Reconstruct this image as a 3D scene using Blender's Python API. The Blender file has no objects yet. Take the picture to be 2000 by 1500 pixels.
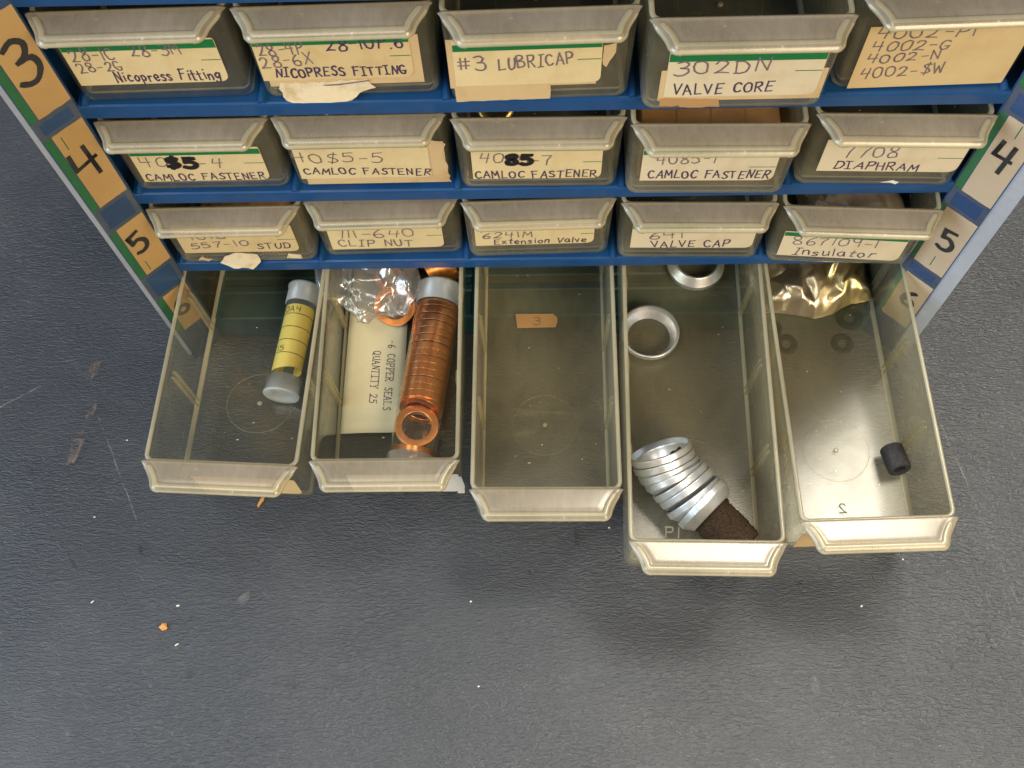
import bpy, math, random
from mathutils import Vector, Matrix, noise as mnoise

scene = bpy.context.scene
random.seed(7)
S = 0.001                      # everything below is written in millimetres
BASE = 17.0                    # the lowest drawers ride this far above the counter
ROW = 45.42                    # row pitch

# ------------------------------------------------------------------ camera
cam = bpy.data.cameras.new("camera")
cam_o = bpy.data.objects.new("camera", cam)
scene.collection.objects.link(cam_o)
cam_o.location = (-1.4863 * S, -198.79 * S, (378.89 + BASE) * S)
cam_o.rotation_euler = (0.4173, 0.0264, 0.0009)
cam.sensor_width = 36.0
cam.lens = 2016.0 / 2000.0 * 36.0
cam.clip_start = 0.01
cam.clip_end = 20.0
scene.camera = cam_o

# ------------------------------------------------------------------ world and lamps
world = bpy.data.worlds.new("World")
scene.world = world
world.use_nodes = True
bg = world.node_tree.nodes["Background"]
bg.inputs[0].default_value = (1.0, 0.95, 0.88, 1)
bg.inputs[1].default_value = 0.11


def lamp(name, loc, target, size, power, col):
    l = bpy.data.lights.new(name, 'AREA')
    l.shape = 'RECTANGLE'
    l.size, l.size_y = size
    l.energy = power
    l.color = col
    o = bpy.data.objects.new(name, l)
    scene.collection.objects.link(o)
    o.location = loc
    o.rotation_euler = (Vector(target) - Vector(loc)).to_track_quat('-Z', 'Y').to_euler()
    return o


lamp("ceiling_lamp_behind", (0.36, 0.40, 1.42), (0, -0.05, 0), (0.55, 0.42), 24.0, (1.0, 0.93, 0.78))
lamp("ceiling_lamp_above", (-0.42, -0.30, 1.55), (0, -0.1, 0), (0.8, 0.5), 8.0, (1.0, 0.97, 0.92))
lamp("room_lamp_front", (0.70, -1.10, 1.05), (0, 0, 0.08), (0.7, 0.7), 25.0, (1.0, 0.80, 0.54))
lamp("window_light", (-1.60, -0.75, 0.85), (0, -0.05, 0.05), (1.1, 0.9), 36.0, (0.66, 0.82, 1.0))

scene.view_settings.view_transform = 'Standard'
scene.view_settings.look = 'None'
scene.view_settings.exposure = 0.0
scene.view_settings.gamma = 1.0
scene.render.engine = 'CYCLES'
cy = scene.cycles
cy.max_bounces = 12
cy.diffuse_bounces = 4
cy.glossy_bounces = 5
cy.transmission_bounces = 6
cy.transparent_max_bounces = 48
cy.caustics_reflective = False
cy.caustics_refractive = False
cy.sample_clamp_indirect = 4.0
cy.use_denoising = True
try:
    cy.denoiser = 'OPENIMAGEDENOISE'
except Exception:
    pass


# ------------------------------------------------------------------ node helpers
class NT:
    def __init__(self, name):
        self.m = bpy.data.materials.new(name)
        self.m.use_nodes = True
        self.t = self.m.node_tree
        self.t.nodes.clear()
        self.out = self.t.nodes.new('ShaderNodeOutputMaterial')

    def n(self, kind, ins=None, **props):
        nd = self.t.nodes.new('ShaderNode' + kind)
        for k, v in props.items():
            setattr(nd, k, v)
        for k, v in (ins or {}).items():
            s = nd.inputs[k]
            if isinstance(v, tuple) and hasattr(v[0], 'outputs'):
                self.t.links.new(v[0].outputs[v[1]], s)
            elif hasattr(v, 'outputs'):
                self.t.links.new(v.outputs[0], s)
            else:
                s.default_value = v
        return nd

    def math(self, op, a, b=0.0, clamp=False):
        return self.n('Math', {0: a, 1: b}, operation=op, use_clamp=clamp)

    def coords(self, scale=(1, 1, 1), rot=(0, 0, 0), which='Object'):
        tc = self.n('TexCoord')
        return self.n('Mapping', {0: (tc, which), 'Scale': scale, 'Rotation': rot})

    def noise(self, scale, detail=3.0, rough=0.55, vec=None, dist=0.0):
        ins = {'Scale': scale, 'Detail': detail, 'Roughness': rough, 'Distortion': dist}
        if vec is None:
            vec = self.coords()
        ins['Vector'] = vec
        return self.n('TexNoise', ins)

    def ramp(self, fac, stops):
        r = self.n('ValToRGB', {0: fac})
        el = r.color_ramp.elements
        el[0].position, el[0].color = stops[0]
        el[1].position, el[1].color = stops[-1]
        for p, c in stops[1:-1]:
            e = el.new(p)
            e.color = c
        return r

    def mixc(self, fac, a, b):
        nd = self.t.nodes.new('ShaderNodeMix')
        nd.data_type = 'RGBA'
        for i, v in ((0, fac), (6, a), (7, b)):
            s = nd.inputs[i]
            if isinstance(v, tuple) and hasattr(v[0], 'outputs'):
                self.t.links.new(v[0].outputs[v[1]], s)
            elif hasattr(v, 'outputs'):
                self.t.links.new(v.outputs[0], s)
            else:
                s.default_value = v
        self_out = nd
        return (self_out, 2)

    def done(self, shader):
        self.t.links.new(shader.outputs[0], self.out.inputs[0])
        return self.m


def c4(r, g, b):
    return (r, g, b, 1.0)


def simple(name, col, rough=0.6, metal=0.0, vary=0.15, scale=120.0, bump=0.0, bscale=400.0, spec=0.4):
    k = NT(name)
    nz = k.noise(scale, 4.0, 0.6)
    lo = tuple(max(0, c * (1 - vary)) for c in col)
    hi = tuple(min(1, c * (1 + vary)) for c in col)
    r = k.ramp(nz, [(0.3, c4(*lo)), (0.7, c4(*hi))])
    ins = {'Base Color': r, 'Roughness': rough, 'Metallic': metal, 'Specular IOR Level': spec}
    if bump:
        b = k.noise(bscale, 3.0, 0.6)
        ins['Normal'] = k.n('Bump', {'Strength': bump, 'Distance': 0.0004, 'Height': b})
    return k.done(k.n('BsdfPrincipled', ins))


def schlick(k, f0=0.045, power=5.0, gain=0.95):
    lw = k.n('LayerWeight', {'Blend': 0.5})
    p = k.math('POWER', (lw, 'Facing'), power)
    return k.math('MULTIPLY_ADD', p, gain) if False else k.math('ADD', k.math('MULTIPLY', p, gain), f0, True)


def clear_plastic(name, tint, hazecol, haze, rough=0.16, hazevar=0.6, f0=0.045, attr=False, bump=0.08, white=0.5, specks=0.0):
    """Old see-through moulding: tinted transparency, a little haze and scuffing, glossy skin."""
    k = NT(name)
    tr = k.n('BsdfTransparent', {0: c4(*tint)})
    big = k.noise(22.0, 3.0, 0.6, dist=0.6)
    fine = k.noise(420.0, 2.0, 0.6, vec=k.coords((1, 0.35, 1)))
    v = k.math('ADD', k.math('MULTIPLY', big, 0.75), k.math('MULTIPLY', fine, 0.25))
    v = k.math('SUBTRACT', v, 0.5)
    if attr:
        a = k.n('Attribute', attribute_name='haze', attribute_type='OBJECT')
        hz = k.math('MULTIPLY', (a, 'Fac'), haze)
    else:
        hz = haze
    if attr:                       # scratches and wiped dirt
        st = k.noise(26.0, 4.0, 0.65, vec=k.coords((0.35, 2.4, 1.0), (0, 0, 0.35)), dist=1.6)
        stm = k.ramp(st, [(0.60, c4(0, 0, 0)), (0.74, c4(1, 1, 1))])
        hz = k.math('MULTIPLY', hz, k.math('ADD', k.math('MULTIPLY', (stm, 0), 1.1), 0.9))
    h = k.math('MULTIPLY', hz, k.math('ADD', k.math('MULTIPLY', v, 4.0 * hazevar), 1.0), True)
    df = k.n('BsdfDiffuse', {0: c4(*hazecol)})
    tl = k.n('BsdfTranslucent', {0: c4(*hazecol)})
    hd = k.n('MixShader', {0: 1 - white, 1: df, 2: tl})
    base = k.n('MixShader', {0: h, 1: tr, 2: hd})
    bm = k.n('Bump', {'Strength': bump, 'Distance': 0.001, 'Height': k.noise(90.0, 2.0, 0.5)})
    if specks:
        sp = k.noise(650.0, 1.0, 0.5, vec=k.coords((0.6, 1.0, 1.0)))
        spm = k.ramp(sp, [(specks, c4(0, 0, 0)), (specks + 0.035, c4(1, 1, 1))])
        base = k.n('MixShader', {0: k.math('MULTIPLY', (spm, 0), 0.7), 1: base, 2: k.n('BsdfDiffuse', {0: c4(0.82, 0.78, 0.70)})})
    rg = rough
    if attr:
        rg = k.math('ADD', k.math('MULTIPLY', (a, 'Fac'), 0.085), k.math('MULTIPLY', big, 0.16))
    gl = k.n('BsdfGlossy', {'Color': c4(1, 1, 1), 'Roughness': rg, 'Normal': bm})
    return k.done(k.n('MixShader', {0: schlick(k, f0), 1: base, 2: gl}))


M = {}
M['tray'] = clear_plastic('aged clear plastic', (0.945, 0.935, 0.875), (0.64, 0.575, 0.37), 0.085, attr=True, specks=0.78, hazevar=0.85)
M['edge'] = clear_plastic('edge-lit plastic', (0.85, 0.82, 0.66), (0.80, 0.74, 0.53), 0.58, rough=0.25, hazevar=0.35, white=0.6)  # paler and more opaque: light piped to the edges is painted in
M['lip'] = clear_plastic('scuffed clear plastic', (0.86, 0.82, 0.70), (0.63, 0.565, 0.475), 0.42, rough=0.26, hazevar=0.6, white=0.62, f0=0.05, specks=0.74)
M['rib'] = clear_plastic('clear plastic rib', (0.90, 0.87, 0.74), (0.72, 0.66, 0.46), 0.28, rough=0.2, white=0.6)
M['vial'] = clear_plastic('clear tube plastic', (0.965, 0.965, 0.955), (0.7, 0.7, 0.66), 0.035, rough=0.10, f0=0.06)
M['cap'] = clear_plastic('frosted cap plastic', (0.86, 0.89, 0.88), (0.86, 0.90, 0.90), 0.60, rough=0.3, hazevar=0.2, white=0.6)
M['film'] = clear_plastic('clear film', (0.94, 0.94, 0.95), (0.90, 0.90, 0.94), 0.22, rough=0.2, f0=0.14, bump=0.12, hazevar=0.9)
M['tape'] = clear_plastic('clear tape', (0.96, 0.965, 0.97), (0.62, 0.66, 0.72), 0.05, rough=0.22, f0=0.04)
M['flap'] = clear_plastic('clear tape flap', (0.82, 0.86, 0.92), (0.74, 0.79, 0.86), 0.62, rough=0.25, hazevar=0.2, white=0.6)



def enamel():
    k = NT('blue enamel')
    r = k.ramp(k.noise(60.0, 4.0, 0.6), [(0.3, c4(0.005, 0.050, 0.160)), (0.7, c4(0.008, 0.068, 0.215))])
    ch = k.ramp(k.noise(210.0, 4.0, 0.7, dist=0.8), [(0.70, c4(0, 0, 0)), (0.76, c4(1, 1, 1))])
    gr = k.ramp(k.noise(38.0, 5.0, 0.7, vec=k.coords((1, 1, 2.5))), [(0.55, c4(0, 0, 0)), (0.8, c4(1, 1, 1))])
    c1 = k.mixc(k.math('MULTIPLY', (gr, 0), 0.35), (r, 0), c4(0.055, 0.075, 0.10))
    c2 = k.mixc(k.math('MULTIPLY', (ch, 0), 0.6), c1, c4(0.16, 0.17, 0.17))
    bp = k.n('Bump', {'Strength': 0.15, 'Distance': 0.0004, 'Height': k.noise(240.0, 3.0, 0.6)})
    return k.done(k.n('BsdfPrincipled', {'Base Color': c2, 'Roughness': 0.36, 'Specular IOR Level': 0.5, 'Normal': bp}))


M['paint'] = enamel()
M['paint_in'] = simple('blue enamel darkened to teal', (0.010, 0.060, 0.085), 0.45, vary=0.2, scale=60)  # cabinet blue darkened to teal: light filtered by drawer plastic put into colour
M['green'] = simple('green print', (0.009, 0.16, 0.045), 0.5, vary=0.1)
M['ink'] = simple('dark ink', (0.060, 0.040, 0.095), 0.6, vary=0.3, scale=900)
M['pencil'] = simple('grey violet ink', (0.17, 0.13, 0.15), 0.6, vary=0.3, scale=900)
M['marker'] = simple('black marker', (0.012, 0.011, 0.012), 0.5, vary=0.3, scale=900)
M['copper'] = simple('copper', (0.90, 0.36, 0.12), 0.30, 1.0, vary=0.12, scale=300)
M['brass'] = simple('brass', (0.70, 0.48, 0.18), 0.28, 1.0, vary=0.12, scale=300)
M['alu'] = simple('dull aluminium', (0.80, 0.83, 0.88), 0.36, 0.85, vary=0.10, scale=300, bump=0.05)
M['rubber'] = simple('black rubber', (0.045, 0.045, 0.050), 0.8, vary=0.4, scale=700, bump=0.25, bscale=900)
M['stain'] = simple('rubber ghost', (0.03, 0.035, 0.025), 0.7)
M['foam'] = simple('brown foam', (0.060, 0.040, 0.028), 0.95, vary=0.6, scale=1500, bump=0.9, bscale=1400, spec=0.1)
M['card'] = simple('brown cardboard', (0.35, 0.19, 0.075), 0.8, vary=0.15)
M['crumb'] = simple('orange crumb', (0.55, 0.28, 0.10), 0.8, vary=0.3, scale=700)
M['white'] = simple('white fleck', (0.8, 0.79, 0.74), 0.6, vary=0.05)
M['dull'] = simple('dull wrap', (0.20, 0.17, 0.14), 0.6, vary=0.3)


def paper(name, col, stain, amount=0.45, scale=60.0):
    k = NT(name)
    nz = k.noise(scale, 5.0, 0.65)
    r = k.ramp(nz, [(0.35, c4(*col)), (0.5, c4(*[c * 0.95 for c in col])), (0.5 + (1 - amount) * 0.5, c4(*stain))])
    b = k.noise(1500.0, 2.0, 0.6)
    bp = k.n('Bump', {'Strength': 0.15, 'Distance': 0.0003, 'Height': b})
    return k.done(k.n('BsdfPrincipled', {'Base Color': r, 'Roughness': 0.62, 'Specular IOR Level': 0.3, 'Normal': bp}))


M['label'] = paper('aged label paper', (0.74, 0.60, 0.33), (0.58, 0.42, 0.19), 0.4)
M['label_pale'] = paper('cool-lit aged label paper', (0.71, 0.61, 0.42), (0.52, 0.40, 0.22), 0.45, 45)  # aged paper for the right columns, paler: cooler light put into the colour
M['label_dark'] = paper('browned label paper', (0.69, 0.53, 0.27), (0.50, 0.34, 0.14), 0.5, 45)
M['note'] = paper('tan note paper', (0.66, 0.50, 0.26), (0.52, 0.36, 0.16), 0.4, 40)
M['masking'] = paper('old tape residue', (0.64, 0.47, 0.25), (0.46, 0.28, 0.12), 0.5)
M['torn'] = paper('torn paper', (0.78, 0.66, 0.44), (0.50, 0.36, 0.16), 0.5, 150)
M['tag'] = paper('orange tan sticker', (0.47, 0.27, 0.11), (0.38, 0.20, 0.07), 0.4, 40)
M['slip'] = paper('cream card', (0.80, 0.74, 0.52), (0.70, 0.61, 0.38), 0.3)
M['yellow'] = paper('yellow paper', (0.86, 0.69, 0.16), (0.76, 0.55, 0.09), 0.3, 40)
M['whitelabel'] = paper('white paper', (0.80, 0.78, 0.72), (0.6, 0.55, 0.45), 0.3, 40)


def foil():
    k = NT('gold foil')
    nz = k.noise(70.0, 3.0, 0.6)
    r = k.ramp(nz, [(0.35, c4(0.72, 0.54, 0.20)), (0.65, c4(0.78, 0.64, 0.34))])
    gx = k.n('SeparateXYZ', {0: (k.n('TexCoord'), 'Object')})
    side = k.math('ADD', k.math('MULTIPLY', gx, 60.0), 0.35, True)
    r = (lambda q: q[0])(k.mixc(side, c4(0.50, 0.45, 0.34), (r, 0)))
    b = k.noise(60.0, 3.0, 0.6)
    bp = k.n('Bump', {'Strength': 0.2, 'Distance': 0.002, 'Height': b})
    return k.done(k.n('BsdfPrincipled', {'Base Color': (r, 2), 'Metallic': 0.9, 'Roughness': 0.28, 'Normal': bp}))


M['foil'] = foil()


def counter_material():
    k = NT('dark leather grain laminate')
    base = k.noise(14.0, 6.0, 0.65)
    col = k.ramp(base, [(0.25, c4(0.027, 0.033, 0.045)), (0.5, c4(0.038, 0.045, 0.058)), (0.75, c4(0.055, 0.062, 0.075))])
    scuff = k.noise(38.0, 8.0, 0.75, vec=k.coords((1, 2.6, 1), (0, 0, 0.2)), dist=1.2)
    sm = k.ramp(scuff, [(0.56, c4(0, 0, 0)), (0.82, c4(1, 1, 1))])
    sf = k.math('MULTIPLY', (sm, 0), 0.40)
    c2 = k.mixc(sf, (col, 0), c4(0.115, 0.118, 0.126))
    # leather grain: stretched, wavy ridges
    v = k.coords((330, 1000, 600), (0, 0, -0.20))
    g1 = k.noise(1.0, 2.0, 0.55, vec=v, dist=0.8)
    v2 = k.coords((900, 2100, 900), (0, 0, 0.1))
    g2 = k.noise(1.0, 2.0, 0.5, vec=v2, dist=0.6)
    patch = k.ramp(k.noise(9.0, 2.0, 0.5), [(0.35, c4(0.45, 0.45, 0.45)), (0.65, c4(1, 1, 1))])
    h = k.math('ADD', k.math('MULTIPLY', k.math('MULTIPLY', g1, (patch, 0)), 1.0), k.math('MULTIPLY', g2, 0.35))
    bp = k.n('Bump', {'Strength': 0.85, 'Distance': 0.0008, 'Height': h})
    gr = k.ramp(g1, [(0.50, c4(0, 0, 0)), (0.72, c4(1, 1, 1))])
    c2 = k.mixc(k.math('MULTIPLY', k.math('MULTIPLY', (gr, 0), (patch, 0)), 0.30), c2, c4(0.115, 0.118, 0.125))
    rr = k.ramp(scuff, [(0.3, c4(0.29, 0.29, 0.29)), (0.7, c4(0.46, 0.46, 0.46))])
    return k.done(k.n('BsdfPrincipled', {'Base Color': c2, 'Roughness': (rr, 0), 'Specular IOR Level': 0.5, 'Normal': bp}))


def mark_material(name, col, cut, soft, scale, stretch=(1, 1, 1), amount=1.0):
    """worn mark lying in the surface: a colour with ragged gaps"""
    k = NT(name)
    nz = k.noise(scale, 5.0, 0.7, vec=k.coords(stretch))
    r = k.ramp(nz, [(cut, c4(0, 0, 0)), (min(1, cut + soft), c4(amount, amount, amount))])
    b = k.n('BsdfPrincipled', {'Base Color': c4(*col), 'Roughness': 0.6})
    tr = k.n('BsdfTransparent')
    return k.done(k.n('MixShader', {0: (r, 0), 1: tr, 2: b}))


M['tagink'] = simple('faded ink', (0.22, 0.13, 0.07), 0.7)
M['counter'] = counter_material()
M['scratch'] = mark_material('scratch', (0.24, 0.24, 0.24), 0.40, 0.25, 150.0, amount=0.75)
M['scratch_faint'] = mark_material('faint scratch', (0.20, 0.20, 0.21), 0.45, 0.3, 120.0, amount=0.5)
M['rust'] = mark_material('brown scuff', (0.27, 0.185, 0.13), 0.44, 0.25, 260.0, (1.6, 0.6, 1), 0.6)
M['darkmark'] = mark_material('dark scuff', (0.018, 0.018, 0.02), 0.42, 0.25, 160.0, (1, 1, 1), 0.75)


# ------------------------------------------------------------------ mesh helpers
class MB:
    def __init__(self):
        self.v, self.f, self.mi, self.sm = [], [], [], []

    def add(self, verts, faces, mi=0, smooth=False):
        o = len(self.v)
        self.v += [tuple(p) for p in verts]
        for f in faces:
            self.f.append([i + o for i in f])
            self.mi.append(mi)
            self.sm.append(smooth)
        return o

    def box(self, x0, x1, y0, y1, z0, z1, mi=0, M4=None):
        vs = [(x, y, z) for z in (z0, z1) for y in (y0, y1) for x in (x0, x1)]
        if M4:
            vs = [M4 @ Vector(p) for p in vs]
        self.add(vs, [(0, 2, 3, 1), (4, 5, 7, 6), (0, 1, 5, 4), (2, 6, 7, 3), (0, 4, 6, 2), (1, 3, 7, 5)], mi)

    def loft(self, loops, mi=0, smooth=True, cap0=None, cap1=None, closed=True):
        n = len(loops[0])
        o = len(self.v)
        for l in loops:
            self.v += [tuple(p) for p in l]
        for i in range(len(loops) - 1):
            m = mi[i] if isinstance(mi, (list, tuple)) else mi
            for j in range(n if closed else n - 1):
                a, b = o + i * n + j, o + i * n + (j + 1) % n
                self.f.append([a, b, b + n, a + n])
                self.mi.append(m)
                self.sm.append(smooth)
        if cap0 is not None:
            self.f.append([o + j for j in reversed(range(n))]); self.mi.append(cap0); self.sm.append(False)
        if cap1 is not None:
            self.f.append([o + (len(loops) - 1) * n + j for j in range(n)]); self.mi.append(cap1); self.sm.append(False)

    def build(self, name, mats, parent=None, loc=None, rot=None):
        me = bpy.data.meshes.new(name)
        me.from_pydata([(a * S, b * S, c * S) for a, b, c in self.v], [], self.f)
        for m in (mats if isinstance(mats, (list, tuple)) else [mats]):
            me.materials.append(m)
        me.polygons.foreach_set('material_index', self.mi)
        me.polygons.foreach_set('use_smooth', self.sm)
        me.update()
        o = bpy.data.objects.new(name, me)
        scene.collection.objects.link(o)
        if parent:
            o.parent = parent
        if loc:
            o.location = tuple(c * S for c in loc)
        if rot:
            o.rotation_euler = rot
        return o


def thing(name, label, cat, loc=(0, 0, 0), rz=0.0, group=None):
    o = bpy.data.objects.new(name, None)
    scene.collection.objects.link(o)
    o.empty_display_size = 0.01
    o.location = tuple(c * S for c in loc)
    o.rotation_euler = (0, 0, rz)
    return tag(o, label, cat, group)


def tag(o, label, cat, group=None):
    o['label'] = label
    o['category'] = cat
    if group:
        o['group'] = group
    return o


def bevel(o, w=0.3, seg=2, ang=40):
    b = o.modifiers.new('bevel', 'BEVEL')
    b.width = w * S
    b.segments = seg
    b.limit_method = 'ANGLE'
    b.angle_limit = math.radians(ang)
    return o


def rrect(hw, y0, y1, r, z, seg=5):
    """rounded rectangle, x in +-hw, y0..y1, counter-clockwise from above"""
    pts = []
    r = max(r, 0.05)
    for cx, cyy, a0 in ((hw - r, y0 + r, -90), (hw - r, y1 - r, 0), (-hw + r, y1 - r, 90), (-hw + r, y0 + r, 180)):
        for i in range(seg + 1):
            a = math.radians(a0 + 90.0 * i / seg)
            pts.append((cx + r * math.cos(a), cyy + r * math.sin(a), z))
    return pts


# ------------------------------------------------------------------ stroke lettering
G = {
 '0': ['~.28,1 .08,.85 .02,.5 .1,.12 .3,0 .5,.14 .56,.5 .5,.86 .28,1'], '1': ['.15,1 .12,0'],
 '2': ['~.06,.78 .16,.97 .38,.98 .5,.8 .4,.5 .2,.2 .04,.02', '.04,.02 .3,.06 .58,.02'],
 '3': ['~.06,.9 .3,1 .5,.85 .42,.62 .2,.53', '~.2,.53 .5,.5 .56,.25 .4,.03 .2,0 .02,.1'],
 '4': ['.1,1 .04,.48 .56,.52', '.48,1 .42,0'], '5': ['.52,.98 .12,.94 .1,.56', '~.1,.56 .34,.62 .54,.4 .46,.1 .22,0 .02,.08'],
 '6': ['~.44,1 .18,.72 .05,.3 .16,.02 .42,.02 .52,.25 .38,.45 .16,.4 .07,.25'],
 '7': ['.04,.95 .54,.98 .3,.5 .22,0'], '8': ['~.3,.52 .1,.68 .14,.92 .32,1 .48,.9 .46,.68 .3,.52 .08,.32 .1,.06 .3,0 .52,.1 .5,.36 .3,.52'],
 '9': ['~.5,.8 .3,1 .08,.85 .1,.6 .32,.52 .5,.7 .5,.9', '.5,.85 .46,0'],
 '$': ['~.5,.86 .3,.93 .1,.8 .16,.6 .42,.45 .5,.22 .3,.06 .06,.14', '.36,1.08 .22,-.08'],
 '#': ['.2,.98 .14,.05', '.44,1 .38,.07', '.02,.68 .6,.72', '.0,.34 .56,.38'], '-': ['.06,.45 .42,.46'], '.': ['.1,.02 .16,.06'],
 'A': ['.0,.0 .28,1 .56,0', '.12,.36 .5,.38'], 'B': ['.06,1 .04,0', '~.06,.98 .4,.98 .46,.72 .06,.53', '~.06,.53 .5,.48 .5,.08 .04,.02'],
 'C': ['~.52,.82 .36,.98 .12,.85 .03,.45 .16,.06 .38,.02 .54,.16'], 'D': ['.08,.98 .05,.02', '~.0,.96 .36,.94 .56,.6 .48,.2 .3,.03 .0,.03'],
 'E': ['.08,1 .05,0 .5,.03', '.06,.52 .4,.54', '.08,.98 .52,1'], 'F': ['.08,1 .05,0', '.07,.54 .42,.56', '.0,.96 .54,1'],
 'G': ['~.5,.84 .34,.98 .1,.84 .03,.42 .18,.04 .42,.04 .52,.3', '.28,.38 .56,.38'], 'H': ['.06,1 .04,0', '.5,1 .48,0', '.05,.5 .49,.53'],
 'I': ['.2,1 .18,0', '.02,1 .4,1', '.0,.0 .38,.0'], 'L': ['.08,1 .04,.02 .5,.04'], 'M': ['.02,0 .1,1 .34,.35 .58,1 .64,0'],
 'N': ['.04,0 .08,1 .48,.04 .54,1'], 'O': ['~.28,1 .08,.85 .02,.5 .1,.12 .3,0 .5,.14 .56,.5 .5,.86 .28,1'],
 'P': ['.08,1 .04,0', '~.02,.98 .42,1 .52,.78 .4,.52 .07,.46'], 'Q': ['~.28,1 .08,.85 .02,.5 .1,.12 .3,0 .5,.14 .56,.5 .5,.86 .28,1', '.32,.2 .58,-.08'],
 'R': ['.08,1 .04,0', '~.04,.98 .42,1 .5,.76 .36,.54 .07,.48', '.2,.5 .54,0'], 'S': ['~.5,.88 .3,1 .1,.84 .18,.6 .42,.44 .48,.18 .28,.0 .02,.12'],
 'T': ['.28,1 .26,0', '.0,.97 .56,1'], 'U': ['~.04,1 .04,.3 .2,.0 .42,.08 .5,.4 .5,1'], 'V': ['.0,1 .26,.0 .54,1'], 'W': ['.0,1 .16,0 .32,.7 .5,.02 .66,1'],
 'X': ['.04,1 .52,0', '.52,1 .02,0'], 'Y': ['.0,1 .28,.5 .54,1', '.28,.5 .26,0'],
 'a': ['~.42,.5 .22,.6 .04,.32 .14,.02 .34,.1 .43,.45', '.43,.58 .46,0'], 'c': ['~.4,.52 .22,.6 .05,.3 .18,.02 .42,.1'],
 'e': ['~.06,.3 .4,.36 .34,.6 .12,.55 .04,.25 .2,.0 .42,.1'], 'g': ['~.4,.5 .2,.6 .05,.34 .2,.08 .4,.3', '~.42,.58 .42,-.15 .22,-.35 .02,-.22'],
 'i': ['.1,.58 .1,0', '.1,.84 .14,.88'], 'l': ['.1,1.02 .08,0'], 'n': ['.06,.58 .05,0', '~.06,.4 .24,.6 .4,.5 .42,0'],
 'o': ['~.22,.6 .05,.4 .08,.08 .24,.0 .42,.2 .38,.5 .22,.6'], 'p': ['.08,.58 .05,-.36', '~.08,.48 .3,.62 .44,.35 .3,.04 .07,.12'],
 'r': ['.06,.58 .06,0', '~.06,.38 .2,.58 .38,.54'], 's': ['~.38,.52 .2,.6 .06,.46 .32,.24 .26,.02 .02,.06'], 't': ['.2,.95 .17,.05 .34,.02', '.02,.62 .38,.64'],
 'u': ['~.05,.58 .06,.12 .22,.0 .4,.2', '.42,.58 .42,0'], 'v': ['.02,.58 .2,.0 .4,.58'], 'x': ['.04,.56 .4,0', '.4,.58 .02,0'],
}


def strokes(ch):
    res = []
    for s in G.get(ch, []):
        cur = s[0] == '~'
        p = [tuple(float(c) for c in q.split(',')) for q in s.lstrip('~').split()]
        if cur and len(p) > 2:
            o = []
            for i in range(len(p) - 1):
                p0, p1, p2, p3 = p[max(i - 1, 0)], p[i], p[i + 1], p[min(i + 2, len(p) - 1)]
                for t in (0, 0.33, 0.66):
                    o.append(tuple(0.5 * (2 * b + (c - a) * t + (2 * a - 5 * b + 4 * c - d) * t * t + (3 * b - a - 3 * c + d) * t ** 3)
                                   for a, b, c, d in zip(p0, p1, p2, p3)))
            o.append(p[-1])
            p = o
        res.append(p)
    return res


def ribbon(mb, pts, w, place, lift, mi=0):
    """one pen stroke: a mitred ribbon with rounded ends"""
    for i in range(1, len(pts) - 1):         # a sharp corner starts a new stroke
        a, b = Vector(pts[i]) - Vector(pts[i - 1]), Vector(pts[i + 1]) - Vector(pts[i])
        if a.length > 1e-6 and b.length > 1e-6 and a.normalized().dot(b.normalized()) < 0.1:
            ribbon(mb, pts[:i + 1], w, place, lift, mi)
            ribbon(mb, pts[i:], w, place, lift + 0.006, mi)
            return
    n = len(pts)
    L, Rr = [], []
    pts = [Vector((a, b)) for a, b in pts]
    d0 = (pts[1] - pts[0]).normalized()
    d1 = (pts[-1] - pts[-2]).normalized()
    pts[0] = pts[0] - d0 * w * 0.35
    pts[-1] = pts[-1] + d1 * w * 0.35
    for i in range(n):
        a = pts[i] - pts[max(i - 1, 0)]
        b = pts[min(i + 1, n - 1)] - pts[i]
        a = a.normalized() if a.length > 1e-6 else b.normalized()
        b = b.normalized() if b.length > 1e-6 else a
        t = a + b
        t = t.normalized() if t.length > 0.3 else b
        nn = Vector((-t.y, t.x))
        k = 1.0 / max(0.6, nn.dot(Vector((-b.y, b.x))))
        ww = w * 0.5 * k * (0.8 if i in (0, n - 1) else random.uniform(0.92, 1.08))
        L.append(pts[i] + nn * ww)
        Rr.append(pts[i] - nn * ww)
    vs = [place(p.x, p.y, lift) for p in L] + [place(p.x, p.y, lift) for p in Rr]
    mb.add(vs, [(i, i + n, i + n + 1, i + 1) for i in range(n - 1)], mi)


LIFT = [0.0]


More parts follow.
